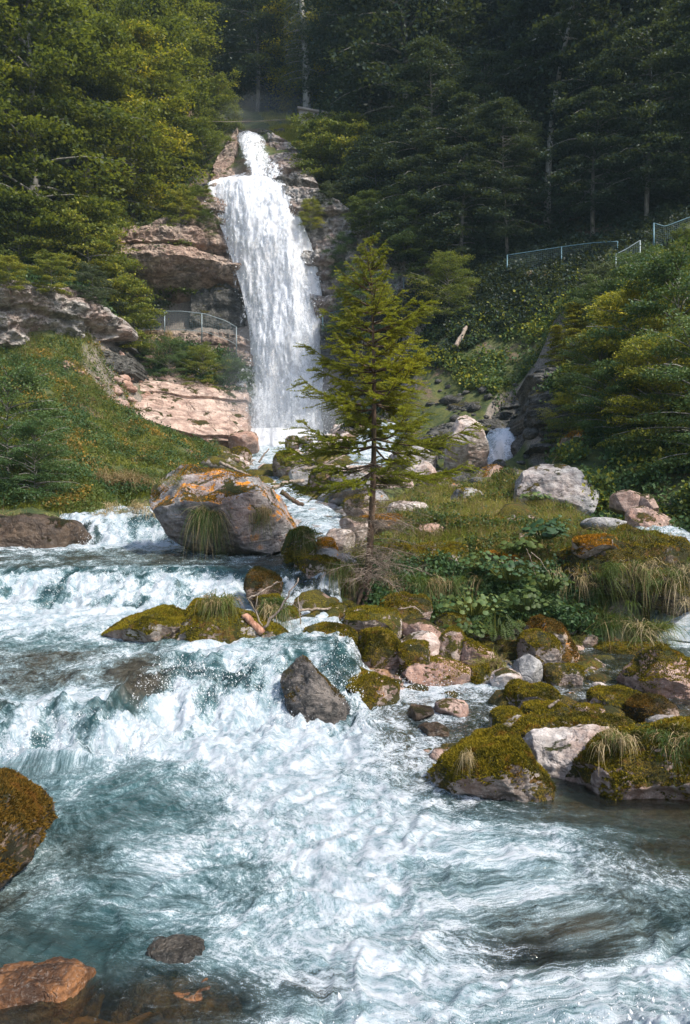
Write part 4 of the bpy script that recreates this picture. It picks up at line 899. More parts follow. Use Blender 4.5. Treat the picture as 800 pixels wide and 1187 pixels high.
def put(proto, loc, rz, s, label, group=None, first=[set()], sz=None):
    if id(proto) not in first[0] and not proto.get('_used'):
        first[0].add(id(proto)); o = proto; proto['_used'] = 1
    else:
        o = proto.copy(); COL.objects.link(o)
        for ch in list(proto.children):
            c = ch.copy(); COL.objects.link(c); c.parent = o
    o.location = loc; o.rotation_euler = (0, 0, rz); o.scale = (s, s, s * (sz or 1)); o['label'] = label
    if group: o['group'] = group
    elif 'group' in o: del o['group']
    return o
T = dict
protoB = [make_tree('beech_tree', 'x', 'tree', None, T(seed=s, H=15, R=5.0, base=.10, nl=64, tw=13, lv=44, leaf=.23, droop=.32, rise=.5), L_BEECH, B_GREY) for s in (1, 2, 3)]
protoD = [make_tree('beech_tree', 'x', 'tree', None, T(seed=s, H=20, R=5.6, base=.16, nl=66, tw=14, lv=42, leaf=.24, droop=.5, rise=.35, spread=.5, tr=.011), L_BEECHD, B_GREY) for s in (4, 5)]
protoT = make_tree('slender_tree', 'x', 'tree', None, T(seed=8, H=20, R=3.6, base=.5, nl=36, tw=12, lv=40, leaf=.22, droop=.4, rise=.4, tr=.011, lean=.10), L_BEECHD, B_PALE)
protoS = [make_tree('spruce_tree', 'x', 'tree', None, T(seed=s, H=19, R=3.4, base=.08, nl=96, tw=11, lv=30, leaf=.24, conic=1, droop=.55, rise=.1, flat=.2), L_SPRUCED, B_BROWN) for s in (6, 7)]
protoH = [make_tree('bush', 'x', 'bush', None, T(seed=s, H=4.2, R=2.4, base=.04, nl=40, tw=12, lv=36, leaf=.13, droop=.3, rise=.7, tr=.01), L_SHRUB, B_GREY) for s in (11, 12)]
protoG = make_tree('bush', 'x', 'bush', None, T(seed=13, H=4.0, R=2.3, base=.04, nl=36, tw=12, lv=34, leaf=.13, droop=.3, rise=.7, tr=.01), L_GREYG, B_GREY)
protoK = make_tree('young_tree', 'x', 'tree', None, T(seed=14, H=4.6, R=1.7, base=.12, nl=46, tw=11, lv=36, leaf=.085, droop=.3, rise=.3, tr=.010, flat=.06, conic=1), L_NEEDLEY, B_BROWN)
protoM = [make_tree('bush', 'x', 'bush', None, T(seed=s, H=3.0, R=1.7, base=.03, nl=44, tw=12, lv=46, leaf=.06, droop=.25, rise=.7, tr=.008), m, B_GREY) for s, m in ((15, L_SHRUB), (16, L_HERBD))]

def on(x, y, dz=0.0): return (x, y, float(tz(np.array([x]), np.array([y]))[0]) + dz)
def onp(px, Y, dz=0.0): return on((px - CX) / F * Y, Y, dz)
rsF = np.random.RandomState(42)
ORD = ['first','second','third','fourth','fifth','sixth','seventh','eighth','ninth','tenth','eleventh','twelfth']
def forest(rows, protos, adj, where, group, hs, seed=42):
    rs = np.random.RandomState(seed)
    for ri, (Y, x0, x1, dx) in enumerate(rows):
        px = x0 + rs.uniform(0, dx * .5); j = 0
        row = 'lowest row' if ri == 0 else ORD[ri] + ' row up'
        while px < x1:
            yy = Y + rs.uniform(-1.3, 1.3); pr = protos[rs.randint(len(protos))]
            kind = {'beech_tree': 'beech', 'spruce_tree': 'spruce', 'slender_tree': 'tree'}[pr.name.split('.')[0]]
            put(pr, onp(px, yy, -.2), rs.uniform(0, 6.28), rs.uniform(*hs), f'{adj} {kind}, {ORD[j]} from the left in the {row} of {where}', group)
            px += dx * rs.uniform(.75, 1.25); j += 1
forest([(42.5,-140,95,80),(47,-160,168,78),(52,-150,205,74),(58,-140,235,70),(65,-140,250,64),(73,-120,262,60)], protoB, 'yellow green', 'the left wood', 'trees of the left slope', (.75, 1.1))
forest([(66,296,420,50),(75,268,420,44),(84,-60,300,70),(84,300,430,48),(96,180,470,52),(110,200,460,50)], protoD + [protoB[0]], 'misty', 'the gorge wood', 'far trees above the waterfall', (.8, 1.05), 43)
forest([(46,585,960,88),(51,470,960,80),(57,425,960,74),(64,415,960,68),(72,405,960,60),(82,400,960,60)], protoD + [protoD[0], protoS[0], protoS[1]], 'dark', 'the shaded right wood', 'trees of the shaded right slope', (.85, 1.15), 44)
for px, Y, s, l in [(440,46.0,.5,'low hanging dark beech above the left end of the grey rock wall'),(505,46.2,.6,'low hanging dark beech above the dark ravine, right of the rock wall'),(560,45.5,.55,'low hanging dark beech left of the tall pale stem'),
    (482,43.6,.50,'dark beech drooping over the path, right of the young spruce top'),(536,42.6,.52,'dark beech drooping over the middle of the path fence'),(586,42.3,.45,'small dark beech drooping just left of the tall pale stem'),
    (688,41.6,.55,'dark beech drooping over the path, right of the tall pale stem'),(752,40.4,.6,'dark beech drooping over the bend of the upper path'),(835,39,.6,'dark beech drooping over the upper path at the right edge')]:
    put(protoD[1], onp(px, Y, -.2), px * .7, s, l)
for px, Y, s, l in [(633,43.2,1.0,'tall pale stemmed tree rising behind the path fence, left of the fence bend'),(526,50,.95,'slender pale trunk with a small yellowish crown high in the dark wood'),(585,55,.9,'slender pale trunk deep in the dark wood'),(452,56,.7,'thin pale trunk beside the cable mast right of the upper fall')]:
    put(protoT, onp(px, Y, -.2), px * 1.1, s, l)
B = 'bush'
for pr, px, Y, s, l in [
    (protoG,150,45.6,1.15,'large grey green bush on the cliff brow left of the waterfall'),(protoH[0],195,46.5,1.1,'green bush on the brow of the banded overhang'),(protoH[1],222,47.6,.95,'bush hanging beside the lip of the waterfall'),
    (protoH[0],118,43.8,1.1,'dark green bush over the gap between the grey cliff and the overhang'),(protoH[1],70,41,1.0,'bush on top of the grey left cliff'),(protoH[0],20,40,1.0,'bush on the far left of the grey cliff top'),
    (protoH[1],104,40.2,1.05,'bright green bush hanging over the right end of the grey cliff'),(protoH[0],138,41.8,.95,'bush hanging down in front of the banded overhang'),(protoG,122,41.2,.7,'small grey leaved bush behind the hanging bushes'),
    (protoH[0],236,51.5,.75,'bush left of the upper small fall'),(protoH[1],252,57.5,.9,'bush at the top left of the upper fall'),
    (protoH[0],372,50,1.0,'bush right of the lip of the waterfall'),(protoH[1],398,50.5,1.2,'wide bush below the cable mast'),(protoH[0],430,49.5,1.3,'dark bush above the grey rock wall'),(protoH[1],362,52.5,.5,'small bush beside the upper fall'),
    (protoH[1],410,47.5,.9,'bush on the brow of the rock wall right of the fall'),(protoH[0],455,46.5,1.1,'bush drooping over the grey rock wall'),(protoH[1],500,45,1.1,'bush above the middle of the dark slope')]:
    put(pr, onp(px, Y, -.15), px * .37, s, l)
for pr, px, Y, s, l in [
    (protoH[0],845,30,.4,'large bush at the right edge under the upper fence'),(protoH[1],790,31,.32,'bush just below the upper fence near the right edge'),(protoH[0],745,30,.36,'bush under the bend of the upper fence'),(protoG,690,31,.42,'thin grey green shrub below the path fence'),
    (protoK,646,28.5,.55,'young tree with yellow tips on the dark slope, left of the shrub mass'),(protoK,668,27,.62,'young yellow green tree above the dark hollow'),(protoK,706,24,.8,'young tree with layered yellow sprays in the shrub mass'),(protoK,760,24,.8,'young yellow green tree near the right edge'),
    (protoM[0],656,24.5,.5,'shrub over the dark hollow beside the side fall'),(protoM[1],696,22.5,.9,'dark shrub above the orange capped ledge'),(protoM[0],735,22,1.2,'green shrub right of the orange capped ledge'),(protoM[1],785,21,1.3,'dark leafy shrub at the right edge above the brook'),
    (protoM[0],830,22,1.0,'leafy shrub partly cut by the right edge'),(protoM[1],745,26,.95,'dark shrub in the middle of the right shrub mass'),(protoM[0],800,26,.75,'broad shrub high in the right shrub mass'),(protoM[1],700,27,.85,'shrub behind the layered young tree'),
    (protoM[0],760,19.3,.9,'low shrub on the bank above the two pinkish rocks'),(protoM[1],815,18,1.1,'low dark shrub above the right brook'),(protoM[1],715,20.3,.7,'small dark shrub under the ledge'),
    (protoM[1],8,19.3,.95,'dark round bush at the left edge of the green slope'),(protoM[1],40,18.2,.62,'dark low bush above the brown wet rock'),(protoM[0],-30,21,.8,'bush at the left edge, above the dark round one'),(protoM[0],12,23.5,.45,'small green bush higher on the left slope'),
    (protoM[1],196,42.2,.8,'green bush on the ledge under the path'),(protoM[0],235,42.6,.8,'bright bush on the ledge under the path near the fall'),(protoM[1],268,43.2,.75,'dark bush under the path beside the falling water'),(protoM[1],160,41.8,.6,'small bush left on the ledge under the path')]:
    put(pr, onp(px, Y, -.1), px * .53, s, l)

for pr, px, py, Y, s, l in [
    (protoH[1],428,272,43.6,.55,'bush growing from the face of the grey rock wall, upper left'),(protoM[1],470,300,42.8,1.1,'dark bush clinging to the right end of the grey rock wall'),(protoH[0],492,318,42.4,.6,'bush between the rock wall and the dark slope'),
    (protoG,382,240,45.2,.35,'small bush on a ledge of the rocks right of the fall'),(protoM[0],360,262,45.0,.5,'tiny bush on the pale ledges right of the fall'),(protoM[1],398,318,43.9,.7,'dark bush low on the rocks right of the fall'),
    (protoH[0],232,246,45.6,.36,'small bush on the rocks left of the lip of the fall'),(protoH[1],212,262,45.0,.45,'bush spilling over the top bed of the overhang'),(protoM[0],240,276,45.4,.5,'tiny bush on the bare rocks beside the fall'),
    (protoH[0],60,338,34.6,.4,'bush spilling over the brow of the grey left cliff'),(protoH[1],10,338,33.8,.35,'small bush on the brow of the grey left cliff at the edge'),(protoG,108,352,36.6,.42,'grey green bush over the right end of the grey cliff'),
    (protoM[1],420,395,42.0,1.2,'dark bush on the rock steps right of the pool, behind the spruce'),(protoM[0],520,372,40.0,1.1,'bush on the dark slope above the ravine')]:
    put(pr, tuple(P(px, py, Y)), px * .91, s, l)

# tall dead conifer above the gorge
def dead_tree():
    r = empty('dead_conifer', onp(356, 61.5, -.3), 'tall bare dead conifer standing alone above the waterfall', 'tree')
    rs = np.random.RandomState(3); mb = MB(); k = np.linspace(0, 1, 14)
    tp = np.stack([-1.0 * k + .15 * np.sin(k * 5), k * 0, k * 19], -1); mb.tube(tp, .34 * (1 - k * .8), 8); mb.build('trunk', B_PALE, r)
    b = MB(); pts = []
    for i in range(130):
        h = rs.uniform(.18, 1); az = rs.rand() * 6.28; L = (1.25 - h) * 2.2 * rs.uniform(.5, 1); o = np.array([np.interp(h, k, tp[:, 0]), 0, h * 19]); d = np.array([math.cos(az), math.sin(az), 0])
        s = np.linspace(0, 1, 4); c = o + d * (L * s)[:, None] + np.array([0, 0, -1]) * (L * .45 * s ** 1.5)[:, None]; b.tube(c, np.linspace(.05, .015, 4), 4, cap=False)
        for j in range(9):
            e = o + d * L * rs.uniform(.3, 1) + np.array([0, 0, -1]) * L * .3; pts.append(e + rs.normal(0, .22, 3))
    b.build('branches', B_PALE, r)
    q = np.repeat(np.array(pts), 7, 0) + rs.normal(0, .16, (len(pts) * 7, 3)); n = len(q)
    V, Fc = quads(q, rdir(rs, n, (0, 0, 1), .8), rdir(rs, n, (0, 0, -.5), 1), np.full(n, .20), np.full(n, .08)); mk('twigs', V, Fc, L_GREYG, r, smooth=False)
dead_tree()

# ------------------------------------------------------------------ the young spruce in the middle
def spruce():
    Yt = 12.0; base = P(430, 694, Yt); H = (694 - 280) / F * Yt
    r = empty('young_spruce', tuple(base), 'young spruce with yellow green shoots standing alone on the rocky island', 'tree')
    rs = np.random.RandomState(9); k = np.linspace(0, 1, 16)
    tp = np.stack([.03 + .04 * np.sin(k * 4) - .12 * (1 - k) ** 3, .03 * np.sin(k * 3), -.15 + k * (H + .15)], -1)
    mb = MB(); mb.tube(tp, .062 * (1 - k * .93) + .002, 10)
    for a in range(6):
        z = a * 1.05; mb.tube([(0 - .09, 0, .22), (.14 * math.cos(z) - .1, .14 * math.sin(z), .04), (.34 * math.cos(z) - .1, .3 * math.sin(z), -.22)], [.045, .035, .015], 6)
    mb.build('trunk', B_BROWN, r)
    Vs, Fs = [], []; tw = MB(); dead = MB(); segs = []
    zb = .355; levels = 25
    for i in range(levels):
        h = zb + (1 - zb) * (i / levels) ** .95 + rs.normal(0, .008); nb = 5
        tt = (h - zb) / (1 - zb)
        reach = np.interp(tt, [0, .12, .25, .4, .6, .8, 1], [1.42, 1.48, 1.32, 1.10, .84, .48, .10])
        for j in range(nb):
            az = i * 1.3 + j * 2 * math.pi / nb + rs.normal(0, .25); L = reach * rs.uniform(.5, 1.12)
            if tt < .6 and rs.rand() < .2: continue
            d = np.array([math.cos(az), math.sin(az), 0]); sd = np.array([-d[1], d[0], 0])
            o = np.array([np.interp(h, k, tp[:, 0]), np.interp(h, k, tp[:, 1]), h * H])
            rise = np.interp(tt, [0, .3, .7, 1], [-.05, .05, .45, 1.2]) + rs.normal(0, .08); dr = np.interp(tt, [0, .5, 1], [.12, .05, 0])
            s = np.linspace(0, 1, 7); c = o + d * (L * s)[:, None] + np.array([0, 0, 1]) * (L * (rise * s - dr * np.sin(s * math.pi) + .10 * s ** 3))[:, None] + sd * (L * .1 * rs.normal() * s ** 2)[:, None]
            tw.tube(c, np.linspace(.012 + .006 * L, .003, 7), 5, cap=False)
            segs.append((c[2:], 1.0)); n2 = int(7 + L * 18)
            for q in range(n2):
                st = rs.uniform(.22, .98); side = 1 if q % 2 else -1; l2 = L * rs.uniform(.16, .40) * (1.15 - st * .8) + .04
                p0 = np.array([np.interp(st, s, c[:, a]) for a in range(3)])
                dd = d * .75 + sd * side * rs.uniform(.45, .95) + np.array([0, 0, rs.normal(.02, .16)]); dd /= np.linalg.norm(dd)
                s2 = np.linspace(0, 1, 4); c2 = p0 + dd * (l2 * s2)[:, None] + np.array([0, 0, -.12 * l2]) * (s2 ** 2)[:, None]
                tw.tube(c2, np.linspace(.004, .0015, 4), 3, cap=False); segs.append((c2, .6 + .5 * st))
                if l2 > .16:
                    for w in range(3):
                        p1 = c2[1 + w % 3] ; e = dd + sd * rs.normal(0, .7) + np.array([0, 0, rs.normal(0, .2)]); e /= np.linalg.norm(e); l3 = l2 * rs.uniform(.3, .5)
                        segs.append((p1 + e * (l3 * np.linspace(0, 1, 3))[:, None], 1.0))
    tw.build('branches', B_BROWN, r)
    Pp, D = [], []
    for c, w in segs:
        for a in range(len(c) - 1):
            v = c[a + 1] - c[a]; l = np.linalg.norm(v); m = max(2, int(l / .0030)); t_ = rs.rand(m)
            Pp.append(c[a] + v * t_[:, None]); D.append(np.repeat((v / (l + 1e-9))[None], m, 0))
    Pp = np.vstack(Pp); D = np.vstack(D); n = len(Pp)
    o = rs.normal(size=(n, 3)); o -= (o * D).sum(1)[:, None] * D; o /= np.linalg.norm(o, axis=1)[:, None]; o[:, 2] = np.abs(o[:, 2]) * .7 - .1
    f = D * .55 + o; f /= np.linalg.norm(f, axis=1)[:, None]; Ln = rs.uniform(.020, .040, n)
    V, Fc = quads(Pp + f * (Ln * .5)[:, None], np.cross(f, rs.normal(size=(n, 3))), f, Ln, np.full(n, .0085))
    mk('needles', V, Fc, L_NEEDLE, r, smooth=False)
    # dead lower twigs
    for i in range(75):
        h = rs.uniform(.04, .38); az = rs.rand() * 6.28; L = rs.uniform(.35, 1.05); d = np.array([math.cos(az), math.sin(az), 0]); sd = np.array([-d[1], d[0], 0])
        o = np.array([np.interp(h, k, tp[:, 0]), 0, h * H]); s = np.linspace(0, 1, 6); cv = rs.normal(0, .18)
        c = o + d * (L * s)[:, None] + np.array([0, 0, 1]) * (L * (.12 * s - .28 * s ** 2))[:, None] + sd * (L * cv * s ** 2)[:, None]; dead.tube(c, np.linspace(.007, .002, 6), 4, cap=False)
        for q in range(16):
            st = rs.uniform(.2, 1); p0 = np.array([np.interp(st, s, c[:, a]) for a in range(3)]); l2 = rs.uniform(.08, .30)
            dd = d * .6 + sd * rs.choice([-1, 1]) * rs.uniform(.4, 1) + np.array([0, 0, rs.normal(-.1, .25)]); c2 = p0 + dd * (l2 * np.linspace(0, 1, 3))[:, None]; c2[2, 2] -= .03 * l2 * 3
            dead.tube(c2, [.0028, .002, .001], 3, cap=False)
            for w in range(2):
                e = dd + rs.normal(0, .6, 3); dead.tube([c2[1], c2[1] + e * l2 * .5], [.0016, .0008], 3, cap=False)
    dead.build('dead_twigs', B_DEAD, r)
spruce()

# ------------------------------------------------------------------ grass and herbs
def blades(p, L, W, d0, g, seg=3, rs=rsF):
    n = len(p); s = np.linspace(0, 1, seg + 1)
    c = p[:, None] + d0[:, None] * (L[:, None] * s[None])[..., None]; c[..., 2] -= (g * L)[:, None] * s[None] ** 2
    sd = np.cross(d0, np.array([0, 0, 1.])) + rs.normal(0, .35, (n, 3)); sd /= np.linalg.norm(sd, axis=1)[:, None]
    w = (W[:, None] * (1 - s[None] ** 1.5) * .5 + .0006)[..., None] * sd[:, None]
    V = np.stack([c - w, c + w], 2).reshape(n, -1, 3); m = 2 * (seg + 1)
    f = np.array([[2 * a, 2 * a + 1, 2 * a + 3, 2 * a + 2] for a in range(seg)])
    return V.reshape(-1, 3), (np.arange(n)[:, None, None] * m + f[None]).reshape(-1, 4)
def wpoly(lst): return [( (a - CX) / F * Y, Y) for a, b, Y in lst]
def scatter(poly, n, rs, clump=1.0, thr=-.1, power=2.0, wet=True):
    poly = np.array(poly); out = []; tot = 0
    while tot < n:
        m = n * 2; y = rs.uniform(poly[:, 1].min(), poly[:, 1].max(), m); x = rs.uniform(poly[:, 0].min(), poly[:, 0].max(), m)
        k = sdf_poly(x, y, poly) > 0; w = (poly[:, 1].min() / y) ** power; k &= rs.rand(m) < w
        k &= fbm(np.stack([x * clump, y * clump, x * 0], -1), 3, 88) > thr
        if wet: k &= sdf_poly(x, y, RIVER) < 0
        out.append(np.stack([x[k], y[k]], -1)); tot += k.sum()
        if len(out) > 40: break
    q = np.vstack(out)[:n]; return np.column_stack([q, tz(q[:, 0], q[:, 1])])
def stuff(name, V, Fc, m): return tag(mk(name, V, Fc, m, smooth=False), kind='stuff')
def herb_cover(name, poly, n, size, m, seed, thr=-.1, clump=1.0, h=1.0, lay=4):
    rs = np.random.RandomState(seed); p = scatter(poly, n, rs, clump, thr); q = np.repeat(p, lay, 0); k = len(q)
    sc = np.sqrt(q[:, 1] / np.array(poly)[:, 1].min()); sz = size * sc * rs.uniform(.5, 1.4, k)
    q = q + rs.normal(0, 1, (k, 3)) * (size * sc * 1.1)[:, None] * np.array([1, 1, .4]); bump_ = np.clip(fbm(q * np.array([1.1, 1.1, 0]), 3, 17) + .3, 0, 1)
    q[:, 2] += np.abs(rs.normal(0, size * 1.2, k)) * h + size * .3 + bump_ * size * 2.5 * h
    V, Fc = quads(q, rdir(rs, k, (0, -.15, 1), .5), rdir(rs, k, (0, 0, 0), 1), sz, sz * .7); return stuff(name, V, Fc, m)
def grass_cover(name, poly, n, L, W, m, seed, thr=-.1, clump=1.0, lean=(0, -.25, 0)):
    rs = np.random.RandomState(seed); p = scatter(poly, n, rs, clump, thr); k = len(p); sc = np.sqrt(p[:, 1] / np.array(poly)[:, 1].min())
    p = p + np.concatenate([rs.normal(0, .02, (k, 2)), np.full((k, 1), -.02)], 1)
    gust = fbm(p * np.array([.8, .8, 0]), 2, 5)
    d = np.array([0, 0, 1.]) + rs.normal(0, .38, (k, 3)) + np.array(lean) + np.stack([gust * .8, gust * 0, gust * 0], -1); d /= np.linalg.norm(d, axis=1)[:, None]
    V, Fc = blades(p, L * sc * rs.uniform(.4, 1.4, k), W * sc * rs.uniform(.7, 1.3, k), d, rs.uniform(.2, .9, k), rs=rs); return stuff(name, V, Fc, m)
def rubble(poly, n, size, m, seed, thr=-.2, wet=True, sink=.3):
    rs = np.random.RandomState(seed); p = scatter(poly, n, rs, 1.2, thr, wet=wet); k = len(p); V0, F0 = ico(2)
    sc = (p[:, 1] / np.array(poly)[:, 1].min()) * size * rs.lognormal(-.3, .5, k)
    n0 = 1 + .3 * pn(V0 * 1.6, 3); V = (V0 * n0[:, None])[None] * sc[:, None, None] * rs.uniform(.6, 1.1, (k, 1, 3)) * np.array([1, 1, .7])
    a = rs.rand(k) * 6.28; c, s = np.cos(a)[:, None], np.sin(a)[:, None]; V = np.stack([V[..., 0] * c - V[..., 1] * s, V[..., 0] * s + V[..., 1] * c, V[..., 2]], -1)
    V = V + (p + np.array([0, 0, 1]) * (sc * (.35 - sink))[:, None])[:, None]
    tag(mk('pebbles', V.reshape(-1, 3), (np.arange(k)[:, None, None] * len(V0) + F0[None]).reshape(-1, 3), m), kind='stuff')
LS = wpoly([(-120,0,17.2),(95,0,17.5),(165,0,18),(215,0,23),(262,0,33),(250,0,37),(180,0,37.8),(115,0,38),(60,0,35.5),(-140,0,34.6)])
herb_cover('ground_cover', LS, 34000, .055, L_HERB, 301, thr=-.12)
herb_cover('ground_cover', LS, 12000, .06, L_HERBD, 302, thr=.12, clump=.7, h=1.6)
herb_cover('ground_cover', LS, 9000, .06, L_OCHRE, 330, thr=.28, clump=.8)
grass_cover('grass', LS, 120000, .26, .012, L_GRASS, 303, thr=-.3)
grass_cover('grass', LS, 24000, .30, .014, L_STRAW, 304, thr=.25)
LED = wpoly([(125,0,41.5),(290,0,43.2),(292,0,44.6),(125,0,44.4)])
herb_cover('ground_cover', LED, 9000, .16, L_HERBD, 305, thr=-.1)
BANK = wpoly([(436,0,12.5),(560,0,12.2),(650,0,12.4),(720,0,13.4),(735,0,15),(700,0,18.5),(640,0,19.2),(560,0,21.5),(470,0,21),(402,0,17),(398,0,14)])
grass_cover('grass', BANK, 60000, .30, .008, L_GRASS, 311, thr=-.15)
grass_cover('grass', BANK, 24000, .36, .008, L_STRAW, 312, thr=0)
herb_cover('ground_cover', BANK, 9000, .05, L_HERB, 313, thr=.1, clump=1.2)
herb_cover('ground_cover', BANK, 3500, .045, L_OCHRE, 332, thr=.25, clump=1.2)
rubble(BANK, 60, .15, M_MOSSG, 409, thr=.1)
BANKF = wpoly([(430,0,11.5),(690,0,11.6),(690,0,12.7),(430,0,13.0)])
herb_cover('ground_cover', BANKF, 9000, .06, L_HERBD, 314, thr=-.3, h=1.6)
grass_cover('grass', BANKF, 12000, .30, .008, L_GRASSD, 315, thr=-.2, lean=(0, -.5, 0))
RS_ = wpoly([(690,0,16.5),(900,0,14.5),(950,0,34),(700,0,37),(560,0,38.5),(480,0,41),(480,0,38),(560,0,33),(620,0,28),(640,0,22)])
herb_cover('ground_cover', RS_, 36000, .09, L_HERBD, 316, thr=-.2)
herb_cover('ground_cover', RS_, 14000, .10, L_SHRUB, 317, thr=.1)
grass_cover('grass', RS_, 20000, .28, .012, L_GRASSD, 318, thr=-.1)
RS3 = wpoly([(540,0,37),(780,0,34),(800,0,38),(620,0,43),(540,0,43)])
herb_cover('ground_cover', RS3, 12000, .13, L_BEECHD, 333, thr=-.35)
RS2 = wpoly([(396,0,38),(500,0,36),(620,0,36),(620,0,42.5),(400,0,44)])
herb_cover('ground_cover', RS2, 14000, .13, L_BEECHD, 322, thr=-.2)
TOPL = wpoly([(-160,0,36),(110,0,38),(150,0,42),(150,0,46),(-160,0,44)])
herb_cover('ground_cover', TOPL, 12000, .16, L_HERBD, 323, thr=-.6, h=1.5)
MID = wpoly([(400,0,21),(560,0,22),(600,0,27),(520,0,30),(420,0,32),(330,0,33),(300,0,38),(350,0,24)])
grass_cover('grass', MID, 16000, .18, .012, L_GRASS, 319, thr=0)
UP = wpoly([(318,0,53),(385,0,52),(410,0,58),(400,0,63),(300,0,64),(312,0,58)])
grass_cover('grass', UP, 26000, .35, .03, L_GRASS, 320, thr=-.5)
HF = wpoly([(120,0,41),(215,0,47),(240,0,52),(255,0,58),(-160,0,56),(-160,0,39)])
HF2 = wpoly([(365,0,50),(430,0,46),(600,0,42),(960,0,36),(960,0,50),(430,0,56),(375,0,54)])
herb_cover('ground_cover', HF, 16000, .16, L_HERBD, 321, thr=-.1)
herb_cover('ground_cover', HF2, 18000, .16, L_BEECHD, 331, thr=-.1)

rubble(wpoly([(60,0,33),(130,0,37),(140,0,42),(290,0,44),(300,0,36),(220,0,34)]), 1500, .16, M_PINK, 401)
rubble(wpoly([(240,0,33),(400,0,33),(410,0,41),(240,0,41)]), 900, .22, M_PALE, 402, wet=False)
rubble(wpoly([(240,0,24),(470,0,24),(430,0,34),(250,0,34)]), 900, .20, M_MOSSG, 403)
rubble(wpoly([(340,0,12.6),(420,0,12.8),(440,0,24),(320,0,24),(345,0,15)]), 700, .13, M_GREY, 404)
rubble([(.4,6.9),(3.5,6.9),(6.5,11.4),(2.6,11.5),(-.3,10.6),(-.5,9.7),(.7,8.8)], 900, .05, M_PINK, 405, wet=False)
rubble([(.6,7.3),(3.5,7.2),(5.5,10.9),(2.6,11.3),(.3,10.2),(.9,8.8)], 260, .10, M_MOSS, 406, wet=False)
rubble([(-2,9.6),(4.5,10.2),(4.5,11.9),(-.8,12.2)], 420, .12, M_MOSSG, 407, wet=False)
rubble(wpoly([(480,0,22),(640,0,20),(660,0,26),(620,0,34),(500,0,36),(470,0,30)]), 260, .14, M_DARK, 408, thr=.05)
def tuft(label, loc, n, L, m=None, droop=.9, spread=.12, out=.5, seed=0, W=.007, face=(0, -.5, 0), straw=.2, squash=(1, 1), cat='grass'):
    rs = np.random.RandomState(500 + seed); r = empty('grass_tuft', loc, label, cat)
    for frac, mm, nm in ((1 - straw, m or L_GRASSD, 'blades'), (straw, L_STRAW, 'dry_blades')):
        k = int(n * frac)
        if k < 40: continue
        ncl = max(3, int(n / 70)); ca = rs.rand(ncl) * 6.28; cr = np.sqrt(rs.rand(ncl)) * spread; ci = rs.randint(ncl, size=k)
        cz_ = -np.abs(rs.normal(0, .35 * spread, ncl)); cl = rs.uniform(.35, 1.25, ncl); cd = rs.normal(0, .45, (ncl, 3)) * np.array([1, .5, .5])
        p = np.stack([np.cos(ca) * cr * squash[0], np.sin(ca) * cr * squash[1], cz_], -1)[ci] + rs.normal(0, .02 + .10 * spread, (k, 3)) * np.array([1, 1, .4]); a = rs.rand(k) * 6.28
        d = np.stack([np.cos(a), np.sin(a), a * 0], -1) * out * rs.uniform(.2, 1.2, k)[:, None] + np.array([0, 0, 1.]) + np.array(face) * rs.uniform(.2, 1.2, k)[:, None] + cd[ci] + rs.normal(0, .28, (k, 3)); d /= np.linalg.norm(d, axis=1)[:, None]
        V, Fc = blades(p, L * cl[ci] * rs.uniform(.4, 1.3, k), np.full(k, W), d, droop * rs.uniform(.4, 1.5, k), seg=5, rs=rs); mk(nm, V, Fc, mm, r, smooth=False)
    return r
def at(px, py, Y): return tuple(P(px, py, Y))
tuft('long green and straw grass hanging down the face of the great lichen boulder', at(243,592,13.85), 1700, .55, spread=.26, droop=1.5, seed=1, straw=.25)
tuft('second clump of grass on the right flank of the great lichen boulder', at(300,590,14.1), 500, .32, spread=.2, droop=1.6, seed=2, straw=.5)
tuft('sparse straw grass on the crown of the great lichen boulder', at(210,548,14.8), 900, .22, spread=.5, droop=.6, seed=3, straw=.45, m=L_GRASS)
tuft('grass mop hanging over the mossy rock left of the driftwood', at(255,692,9.7), 800, .36, spread=.18, droop=1.5, seed=4, straw=.3, squash=(1.4, 1))
tuft('grass clump hanging behind the driftwood branches', at(318,700,10.3), 600, .36, spread=.16, droop=1.5, seed=5, straw=.3)
tuft('small rusty dry grass clump on the mossy wedge at the pool', at(540,876,6.15), 160, .12, spread=.03, droop=1.3, seed=6, straw=.9, W=.004)
tuft('rust tinged grass on the long low mossy slab', at(712,850,6.35), 500, .15, spread=.12, droop=1.4, seed=7, straw=.7, W=.004)
tuft('green grass at the right edge on the long low mossy slab', at(788,850,6.3), 1600, .17, spread=.25, droop=1.3, seed=8, straw=.25, W=.005)
tuft('curved sedge clump arching under the hummock', at(705,718,11.9), 900, .75, spread=.25, droop=1.0, seed=9, straw=.12, out=.9)
tuft('second arching sedge clump nearer the right edge', at(750,726,11.8), 800, .7, spread=.25, droop=1.1, seed=10, straw=.2, out=.9)
tuft('tall grass on the mossy block beside the middle cascade', at(350,618,13.2), 700, .5, spread=.2, droop=1.2, seed=11, straw=.25)
tuft('grass curtain hanging from the right side of the hummock', at(776,650,11.9), 800, .5, spread=.5, droop=1.6, seed=12, straw=.45, squash=(1.3, .6))
tuft('grass curtain hanging from the middle of the hummock', at(722,652,11.85), 700, .42, spread=.42, droop=1.5, seed=13, straw=.3, squash=(1.3, .6))
tuft('grass curtain hanging from the left side of the hummock', at(672,660,12.2), 600, .4, spread=.35, droop=1.5, seed=14, straw=.4, squash=(1.3, .6))
tuft('wild grass on the crown of the hummock', at(735,616,12.9), 1500, .35, spread=.75, droop=.8, seed=15, straw=.35, m=L_GRASS)
tuft('bank grass hanging right of the spruce foot', at(478,668,12.3), 1100, .42, spread=.4, droop=1.8, seed=16, straw=.3, squash=(1.4, .6))
tuft('bank grass hanging above the white rounded stone', at(520,672,12.2), 900, .42, spread=.35, droop=1.9, seed=17, straw=.35, squash=(1.4, .6))
